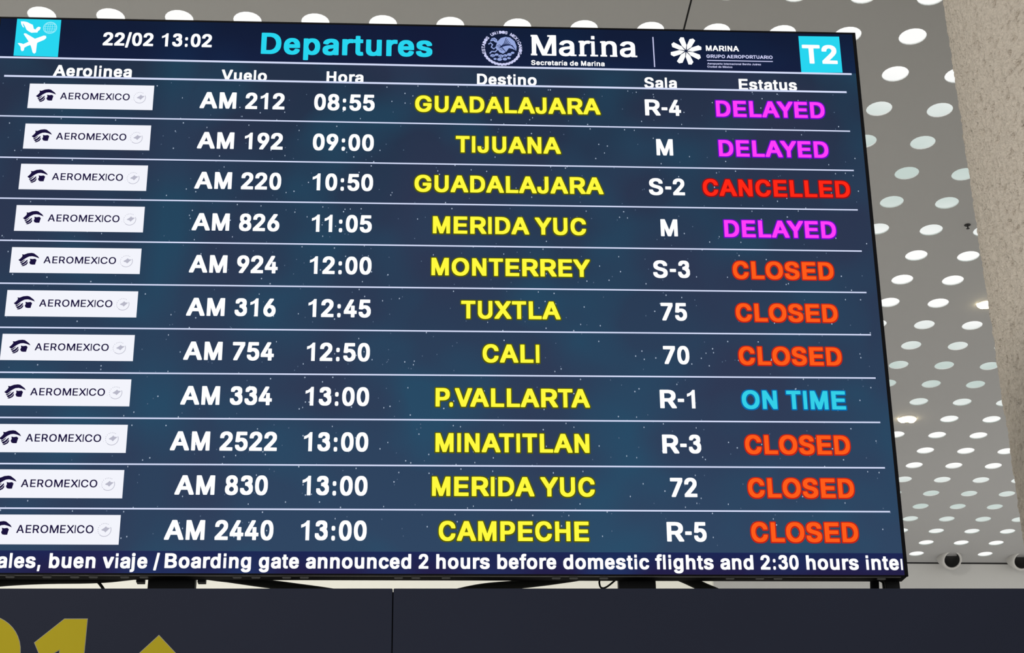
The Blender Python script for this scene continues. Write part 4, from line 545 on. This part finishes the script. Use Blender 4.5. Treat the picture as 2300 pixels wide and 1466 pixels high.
# airline cards
CARDS = [[0.3534, 0.3537, -0.0271, -0.1352], [0.3543, 0.3547, -0.2072, -0.3151], [0.3552, 0.3575, -0.3847, -0.4924], [0.3555, 0.3579, -0.5636, -0.6701], [0.356, 0.3575, -0.7399, -0.8453], [0.3568, 0.3585, -0.9182, -1.0242], [0.3562, 0.3579, -1.0966, -1.2005], [0.3574, 0.3569, -1.274, -1.3793], [0.3574, 0.3579, -1.4522, -1.5595], [0.3556, 0.3555, -1.6258, -1.7317], [0.3554, 0.3556, -1.795, -1.9038]]
ART = {'crest': [[0.0914, 0.2805], [0.1081, 0.2913], [0.1346, 0.2364], [0.1643, 0.2198], [0.182, 0.2356], [0.2006, 0.3005], [0.2164, 0.3553], [0.2277, 0.4366], [0.2149, 0.4124], [0.1943, 0.3762], [0.1715, 0.3532], [0.1492, 0.3637], [0.1324, 0.4045], [0.1158, 0.4582], [0.0995, 0.53], [0.0878, 0.5728], [0.0746, 0.5331], [0.0681, 0.5029], [0.0785, 0.4629], [0.0899, 0.402], [0.0965, 0.3444]], 'f1': [[0.0817, 0.5968], [0.0975, 0.5561], [0.1234, 0.465], [0.1146, 0.5333], [0.096, 0.6208], [0.0862, 0.6298]], 'f2': [[0.089, 0.6475], [0.1106, 0.5983], [0.1362, 0.4841], [0.1394, 0.525], [0.1261, 0.63], [0.1024, 0.7052], [0.0957, 0.6932]], 'f3': [[0.0956, 0.7448], [0.1025, 0.7104], [0.1265, 0.6506], [0.1407, 0.5455], [0.1421, 0.628], [0.1332, 0.6937], [0.113, 0.7427]], 'face': [[0.1555, 0.4455], [0.1733, 0.464], [0.1955, 0.4483], [0.2078, 0.4985], [0.2028, 0.5895], [0.1993, 0.6803], [0.1769, 0.6831], [0.1617, 0.6669], [0.153, 0.5956], [0.1594, 0.5303]], 'ribbon': [[0.8751, 0.506], [0.8965, 0.4387], [0.9081, 0.3856], [0.9163, 0.4285], [0.9389, 0.4412], [0.9226, 0.513], [0.9065, 0.5925], [0.8957, 0.5421], [0.883, 0.5308]], 'txt': [[0.2646, 0.6154], [0.826, 0.6154], [0.2604, 0.3576]], 'ring': [[0.9024, 0.4948], [0.9483, 0.4943], [0.9063, 0.7345]]}
base_card = None
def card(y0, y1, first=None):
    u0, u1 = -0.1345, 0.3562; W = u1-u0; H = y0-y1
    f = lambda pts: [(u0+(x-0.009)*W, -y*0.1055) for x, y in pts]
    if first is None:
        c = bpy.data.objects.new('airline_card', flat([rect(u0, u1, -0.1055, 0)], 0.0010)); COL.objects.link(c); c.data.materials.append(M['card']); c.parent = board
        parts = [('eagle_head_emblem', flat([f(ART[k]) for k in ('crest', 'f1', 'f2', 'f3', 'face')], 0.0016), 'ink')]
        parts.append(('airline_name', text_mesh('light', 'AEROMEXICO', 0, -0.0655, 0, 0.0016, bbox_fit=(u0+0.253*W, u0+0.810*W), squeeze=0.97), 'ink'))
        cx, cy, r = u0+0.890*W, -0.0535, 0.0232
        rg = stroke(circ(cx, cy, r, -135, 25), 0.0022) + [f(ART['ribbon'])]
        rg += [circ(cx + r*math.cos(math.radians(a)), cy + r*math.sin(math.radians(a)), 0.0016, n=6)[:6] for a in (60, 75, 90, 105, 120, 140, 160, 178, 196, 212)]
        rg += [circ(u0+.829*W, -0.064, 0.001, n=6)[:6]]
        parts.append(('alliance_emblem', flat(rg, 0.0016), 'inkgrey'))
        for nm, me, mt in parts:
            o = link(nm, me, M[mt], c)
        return c
    c = first.copy(); COL.objects.link(c); c.parent = board
    for ch in first.children:
        d = ch.copy(); COL.objects.link(d); d.parent = c
    return c
for k, (xa, xb, ya, yb) in enumerate(CARDS):
    c = card(ya, yb, base_card)
    if base_card is None: base_card = c
    yt = ya + 0.0030 if k < 4 else ya + 0.001
    c.location = (0, yt, 0); c.scale = (1, (yt-yb)/0.1055, 1)
# rows
BASE = [-0.1234, -0.3035, -0.4798, -0.6589, -0.8367, -1.0152, -1.1937, -1.3712, -1.549, -1.7172, -1.8855]
FL = ['AM 212', 'AM 192', 'AM 220', 'AM 826', 'AM 924', 'AM 316', 'AM 754', 'AM 334', 'AM 2522', 'AM 830', 'AM 2440']
HR = ['08:55', '09:00', '10:50', '11:05', '12:00', '12:45', '12:50', '13:00', '13:00', '13:00', '13:00']
DE = ['GUADALAJARA', 'TIJUANA', 'GUADALAJARA', 'MERIDA YUC', 'MONTERREY', 'TUXTLA', 'CALI', 'P.VALLARTA', 'MINATITLAN', 'MERIDA YUC', 'CAMPECHE']
SA = ['R-4', 'M', 'S-2', 'M', 'S-3', '75', '70', 'R-1', 'R-3', '72', 'R-5']
ES = ['DELAYED', 'DELAYED', 'CANCELLED', 'DELAYED', 'CLOSED', 'CLOSED', 'CLOSED', 'ON TIME', 'CLOSED', 'CLOSED', 'CLOSED']
CL = {'DELAYED': ('mag', 'magenta'), 'CANCELLED': ('red', 'red'), 'CLOSED': ('org', 'orange'), 'ON TIME': ('ont', 'turquoise')}
EM = 0.0972
def centred(name, st, txt, cx, y, z, mat, what=None, em=EM):
    _, W = adv('bold', txt)
    words(name, st, txt, cx - W*em/2000, y, em, z, mat, what)
for r in range(11):
    t = r/10.0; y = BASE[r]
    centred('flight_number', 'bold', FL[r], 0.711+0.002*t, y, 0.0018, 'white', 'white flight number')
    centred('departure_time', 'bold', HR[r], 1.115+0.007*t, y, 0.0018, 'white', 'white time')
    centred('destination_glow', 'halo', DE[r], 1.769+0.008*t, y-0.0005, 0.0014, 'yelhalo', 'dark olive glow behind')
    centred('destination_name', 'bold', DE[r], 1.769+0.008*t, y, 0.0018, 'yel', 'yellow destination')
    centred('gate_code', 'bold', SA[r], 2.396+0.012*t, y, 0.0018, 'white', 'white gate code')
    m, cn = CL[ES[r]]
    centred('status_glow', 'halo', ES[r], 2.835+0.011*t, y-0.0005, 0.0014, m+'halo', 'dark glow behind '+cn)
    centred('status_word', 'bold', ES[r], 2.835+0.011*t, y, 0.0018, m, cn+' status')
# header emblems
SQ = [[[-0.2134, 0.2737], [-0.0371, 0.2723], [-0.0356, 0.0998], [-0.2117, 0.1019]], [[2.9765, 0.2607], [3.147, 0.2618], [3.1476, 0.0911], [2.9765, 0.0883]]]
for g, lb in zip(SQ, ('cyan square with aircraft and map', 'cyan square with terminal code')): onscreen('cyan_square', flat([g], 0.0010), 'cyan', label=lb)
onscreen('map_emblem', flat([[(-0.1977, 0.2611), (-0.1842, 0.2614), (-0.1723, 0.2587), (-0.16, 0.2521), (-0.1488, 0.2466), (-0.145, 0.2365), (-0.1433, 0.2285), (-0.1361, 0.2242), (-0.1311, 0.2334), (-0.1238, 0.2381), (-0.1157, 0.2348), (-0.1177, 0.2246), (-0.124, 0.2187), (-0.1271, 0.2107), (-0.1367, 0.2105), (-0.1502, 0.2091), (-0.1624, 0.2156), (-0.1718, 0.2234), (-0.178, 0.2369), (-0.1871, 0.2515), (-0.1895, 0.2526), (-0.1862, 0.2424), (-0.1811, 0.2327), (-0.1875, 0.2355), (-0.1945, 0.2479)]], 0.0016), 'white', label='white outline map')
onscreen('aircraft_emblem', flat([[(-0.1789, 0.2062), (-0.1711, 0.2052), (-0.1505, 0.1921), (-0.134, 0.1816), (-0.0997, 0.1972), (-0.0909, 0.1956), (-0.0891, 0.1866), (-0.0969, 0.1774), (-0.119, 0.1656), (-0.1235, 0.1621), (-0.1241, 0.1475), (-0.1243, 0.1182), (-0.1305, 0.1125), (-0.1374, 0.1179), (-0.1449, 0.1425), (-0.1497, 0.1526), (-0.1617, 0.1467), (-0.1716, 0.1397), (-0.1732, 0.1262), (-0.1796, 0.1227), (-0.1849, 0.1282), (-0.1873, 0.1428), (-0.2005, 0.1594), (-0.1939, 0.1607), (-0.184, 0.1586), (-0.178, 0.1558), (-0.1578, 0.1671), (-0.1613, 0.1738), (-0.1804, 0.2016)]], 0.0016), 'white', label='white aircraft silhouette')
gx, gy, gr = -0.0785, 0.2340, 0.0262
gl = stroke(circ(gx, gy, gr), 0.0035)
for k in (0.35, 0.75): gl += stroke(circ(gx, gy, gr*k, n=24, ry=gr), 0.0022)
gl += stroke([(gx, gy-gr), (gx, gy+gr)], 0.0022)
for k in (-0.62, -0.2, 0.2, 0.62):
    hw = gr*math.sqrt(1-k*k); gl += stroke([(gx-hw, gy+gr*k), (gx+hw, gy+gr*k)], 0.0020)
onscreen('globe_emblem', flat(gl, 0.0016), 'globe', label='pale cyan line globe')
# pinwheel of eight blades
px, py, pr = 2.5052, 0.1800, 0.0640
bl = []
for k in range(8):
    a = 17 + 45*k
    P = lambda r_, d_: (px + pr*r_*math.cos(math.radians(a+d_)), py + pr*r_*math.sin(math.radians(a+d_)))
    bl.append([P(0.09, -6), P(0.44, -23), P(1.0, -11), P(1.05, 0), P(0.92, 11), P(0.44, 18)])
onscreen('pinwheel_emblem', flat(bl, 0.0016), 'white', label='white eight bladed pinwheel')
onscreen('divider_line', flat([stroke([(2.3707, 0.2431), (2.3722, 0.1013)], 0.0045)[0]], 0.0016), 'lav')
onscreen('divider_line', flat([stroke([(2.5896, 0.1370), (2.8617, 0.1372)], 0.0040)[0]], 0.0016), 'lav')
# round seal: ring of small letters, wreath below, eagle with serpent inside
ex_, ey_, er = 1.7485, 0.1765, 0.0835
ring = []
word = 'ESTADOS UNIDOS MEXICANOS'
for i, ch in enumerate(word):
    if ch == ' ': continue
    a = 196 - i*(212/(len(word)-1)); ar = math.radians(a-90); em_ = 0.0195
    g = GL['bold'][ch]; wch = ADV[ch]/2048*1000
    for l in g[:1]:
        pts = []
        for x, y in l:
            lx, ly = (x-wch/2)*em_/1000, y*em_/1000 + er-0.0145
            th = math.radians(a-90); pts.append((ex_ + lx*math.cos(th) - ly*math.sin(th), ey_ + lx*math.sin(th) + ly*math.cos(th)))
        ring.append(pts)
for k in range(26):
    a = math.radians(206 + k*(128/25)); tn = 0.5 if k % 2 else -0.5
    c_ = (ex_ + (er-0.008)*math.cos(a), ey_ + (er-0.008)*math.sin(a)); th = a + PI/2 + tn
    ring.append([(c_[0] + 0.0100*math.cos(th)*math.cos(q) - 0.0046*math.sin(th)*math.sin(q), c_[1] + 0.0100*math.sin(th)*math.cos(q) + 0.0046*math.cos(th)*math.sin(q)) for q in [2*PI*j/10 for j in range(10)]])
onscreen('seal_ring', flat(ring, 0.0016), 'lav', label='ring of small letters above a wreath')
E_ = lambda pts: [(ex_ + x*er, ey_ + y*er) for x, y in pts]
eg = [E_([(-.30, .10), (-.22, .38), (-.05, .58), (.18, .66), (.40, .62), (.62, .42), (.72, .12), (.70, -.12), (.52, -.02), (.34, .02), (.22, -.18), (.05, -.30), (-.12, -.22)]),
      E_([(-.56, .44), (-.50, .56), (-.36, .60), (-.24, .50), (-.20, .30), (-.34, .34), (-.42, .42), (-.58, .38)])]
eg += stroke(E_([(-.66, .22), (-.55, .30), (-.46, .20), (-.52, .06), (-.40, -.04), (-.30, .06), (-.22, -.08), (-.34, -.20), (-.50, -.18), (-.60, -.30)]), 0.0055)
for cx_, cy_, q in ((-.46, -.42, .12), (-.26, -.36, .10), (-.05, -.44, .13), (.16, -.40, .10), (.36, -.34, .12), (.52, -.24, .09), (-.12, -.62, .12), (.14, -.60, .11), (.34, -.54, .09), (-.34, -.60, .08)):
    eg.append(E_(circ(cx_, cy_, q, n=10, ry=q*.72)[:10]))
onscreen('eagle_emblem', flat(eg, 0.0012), 'emblem', label='pale blue eagle with serpent on cactus')
ft = []
for k in range(9):
    a = 0.05 + 0.11*k
    ft += stroke(E_([(-.12+.04*k, .02+.02*k), (.10+.05*k, .26-.01*k), (.22+.055*k, .60-.085*k)]), 0.0026)
for k in range(5): ft += stroke(E_([(-.26+.05*k, .12-.06*k), (-.12+.05*k, .20-.07*k), (.0+.05*k, .08-.07*k)]), 0.0022)
for k in range(6): ft += stroke(E_([(-.52+.19*k, -.50), (-.44+.19*k, -.40), (-.38+.19*k, -.52)]), 0.0022)
ft += stroke(E_([(-.5, .48), (-.4, .52), (-.3, .46)]), 0.002)
onscreen('eagle_feather_lines', flat(ft, 0.0016), 'emblemd')
# aluminium trim under the screen with its latches
MB().box(X0, 3.19, Y0-0.003, Y0+0.001, -0.012, -0.004).build('bottom_trim', M['trim'], board)
for u in (-0.02, 0.11, 0.2075, 0.2732, 0.3846, 0.4522, 0.7832, 0.8496, 0.959, 1.0224, 1.3599, 1.4221, 1.5309, 1.9293, 1.9921, 2.1019, 2.5627, 2.672, 2.7389, 3.12):
    MB().box(u-0.016, u+0.016, Y0-0.0095, Y0-0.0035, -0.020, -0.010).build('latch', M['trim'], board, bevel=0.002)

# ------------------------------------------------------------ navy wayfinding sign and what stands between it and the board
YW = 0.0491; SD = Vector((math.cos(YW), math.sin(YW), 0)); SN = Vector((-math.sin(YW), math.cos(YW), 0)); P0 = Vector((-0.01288, 5.6, 1.69288 + Z0))
SM = Matrix(((SD.x, SN.x, 0, P0.x), (SD.y, SN.y, 0, P0.y), (0, 0, 1, P0.z), (0, 0, 0, 1)))   # x right, y away, z up; origin on the sign's top front edge
sign = tag(empty('wayfinding_sign', mat=SM), 'long dark navy sign with yellow number and arrow below the departures board', 'sign')
MB().box(-2.30, -0.4035, 0, 0.03, -1.05, 0).build('sign_panel', M['navy'], sign, bevel=0.0015)
MB().box(-0.4005, 2.30, 0, 0.03, -1.05, 0).build('sign_panel', M['navy'], sign, bevel=0.0015)
MB().box(-2.29, 2.29, 0.03, 0.24, -1.04, -0.004).build('sign_body', M['black'], sign)
for x in (-1.9, 1.9): MB().box(x-0.06, x+0.06, 0.07, 0.19, -P0.z, -1.04).build('support_leg', M['post'], sign)
def sflat(loops, d, name, mat, label=None):
    vs, fs = [], []
    for g in loops:
        outer = g[0] if isinstance(g[0], list) else g; allp = g if isinstance(g[0], list) else [g]
        n = len(vs); tri = tessellate_polygon([[Vector((x, y, 0)) for x, y in l] for l in allp])
        for l in allp: vs += [(x, -d, y) for x, y in l]
        m = len(vs)
        for l in allp: vs += [(x, 0.0, y) for x, y in l]
        fs += [tuple(n+q for q in t_) for t_ in tri]
        o_ = 0
        for l in allp:
            for k in range(len(l)):
                k2 = (k+1) % len(l); fs.append((n+o_+k, n+o_+k2, m+o_+k2, m+o_+k))
            o_ += len(l)
    me = mesh_from(vs, fs); bm = bmesh.new(); bm.from_mesh(me); bmesh.ops.recalc_face_normals(bm, faces=bm.faces); bm.to_mesh(me); bm.free()
    o = link(name, me, M[mat], sign)
    if label: o['label'] = label
    return o
one = [(-1.5794, -0.1852), (-1.4898, -0.1055), (-1.4151, -0.1055), (-1.4151, -0.555), (-1.503, -0.555), (-1.4985, -0.2080), (-1.5535, -0.2240)]
one = [(-1.5794, -0.1852), (-1.4898, -0.1055), (-1.4151, -0.1055), (-1.4151, -0.555), (-1.4960, -0.555), (-1.4945, -0.2080), (-1.5505, -0.2420)]
def two(x1, yt, h, grow=0):                  # a bold 2 drawn as one outline, right edge of its bowl at x1
    r = h*0.285; cx_, cy_ = x1-r, yt-r*1.0; s = h*0.19
    o_ = circ(cx_, cy_, r+grow, 172, -38, n=26)
    low = [(cx_-r*0.05, yt-h+s), (x1+grow, yt-h+s), (x1+grow, yt-h-grow), (x1-2.15*r-grow, yt-h-grow), (x1-2.15*r-grow, yt-h+s*0.85)]
    inn = circ(cx_, cy_, r-s-grow, -42, 172, n=20)
    return o_ + low + inn
arrow = [(-1.1744, -0.1617), (-0.9550, -0.3850), (-0.9550, -0.4700), (-1.1300, -0.3000), (-1.1300, -0.5550), (-1.2150, -0.5550), (-1.2150, -0.3000), (-1.3950, -0.4700), (-1.3950, -0.3850)]
def grow(poly, k):
    out = []; n = len(poly); A = sum(poly[i][0]*poly[(i+1) % n][1]-poly[(i+1) % n][0]*poly[i][1] for i in range(n))
    sg = 1 if A < 0 else -1
    for i in range(n):
        a, b, c = Vector(poly[i-1]), Vector(poly[i]), Vector(poly[(i+1) % n])
        n1 = (b-a).normalized(); n2 = (c-b).normalized(); v1 = Vector((-n1.y, n1.x)); v2 = Vector((-n2.y, n2.x)); m = (v1+v2)
        if m.length < .2: m = v1
        m = m.normalized()*(k/max(.4, m.normalized().dot(v1))); out.append(tuple(b+m*sg))
    return out
T2 = two(-1.6232, -0.092, 0.462)
for nm, pl, lb in (('sign_digit', T2, 'yellow digit cut by the left picture edge'), ('sign_digit', one, 'yellow digit one'), ('arrow_symbol', arrow, 'yellow upward arrow')):
    sflat([pl], 0.0012, nm, 'yellow', lb)
    sflat([grow(pl, 0.0018)], 0.0006, nm+'_border', 'edge')
# support frame: posts behind the sign carrying the board
fr = tag(empty('support_frame', mat=SM), 'black steel support frame between the navy sign and the board', 'frame')
def post(x0, x1, nm='post'): MB().box(x0, x1, 0.425, 0.475, -P0.z, 0.30).build(nm, M['post'], fr, bevel=0.003)
post(-1.2986, -1.130); post(0.412, 0.548); post(1.398, 1.452)
MB().tube([(1.352, 0.44, 0.30), (1.3625, 0.44, 0.16), (1.3600, 0.44, 0.13), (1.352, 0.44, -0.6)], 0.017, 12).build('brace', M['black'], fr)
for x in (-1.214, 0.48, 1.425): MB().box(x-0.03, x+0.03, 0.395, 0.45, 0.24, 0.29).build('bracket', M['post'], fr)
for x in (-1.325, -1.105): MB().box(x-0.014, x+0.014, 0.415, 0.445, 0.150, 0.17).build('clamp', M['post'], fr)
MB().box(-2.2, 2.2, 0.478, 0.52, -0.25, -0.19).build('cross_rail', M['post'], fr)
# cables drooping from the underside of the board
def pt(x, z, d=0.445): return (x, d, z)
def cable(name, pts, r, label, grp='black cables drooping under the departures board'):
    o = MB().tube(spline([pt(*p) for p in pts]), r, 12).build(name, M['rubber'], smooth=True); o.matrix_world = SM; tag(o, label, 'cable', grp); return o
cable('thick_cable', [(-2.25, 0.10), (-2.0, 0.135), (-1.83, 0.158), (-1.675, 0.1670), (-1.50, 0.1700), (-1.40, 0.178), (-1.30, 0.195), (-1.2, 0.24)], 0.0165, 'thick black cable at far left under the departures board')
cable('thick_cable', [(-1.25, 0.24), (-1.12, 0.19), (-1.00, 0.171), (-0.885, 0.154), (-0.775, 0.139), (-0.60, 0.112), (-0.4, 0.06)], 0.0160, 'thick black cable sloping down right of the left post')
cable('thick_cable', [(-0.38, 0.06), (-0.20, 0.112), (-0.09, 0.136), (0.02, 0.147), (0.10, 0.156), (0.19, 0.168), (0.30, 0.187), (0.45, 0.23)], 0.0165, 'thick black cable sloping up to the middle post')
cable('thick_cable', [(0.52, 0.25), (0.60, 0.200), (0.672, 0.166), (0.727, 0.138), (0.80, 0.10), (0.9, 0.0)], 0.0185, 'short thick black cable sloping down right of the middle post')
cable('thin_cable', [(-1.5250, 0.21), (-1.4917, 0.1700), (-1.4609, 0.1345), (-1.40, 0.04)], 0.0055, 'thin black cable crossing the gap left of the left post')
cable('thin_cable', [(0.350, 0.21), (0.3446, 0.1716), (0.3424, 0.1547), (0.3484, 0.1375), (0.3682, 0.1400), (0.4071, 0.1717), (0.43, 0.20)], 0.0035, 'thin looped black cable left of the middle post')
cable('thin_cable', [(1.376, 0.20), (1.3836, 0.1668), (1.3965, 0.1514), (1.3940, 0.10), (1.39, 0.0)], 0.0035, 'thin black cable beside the right end post')
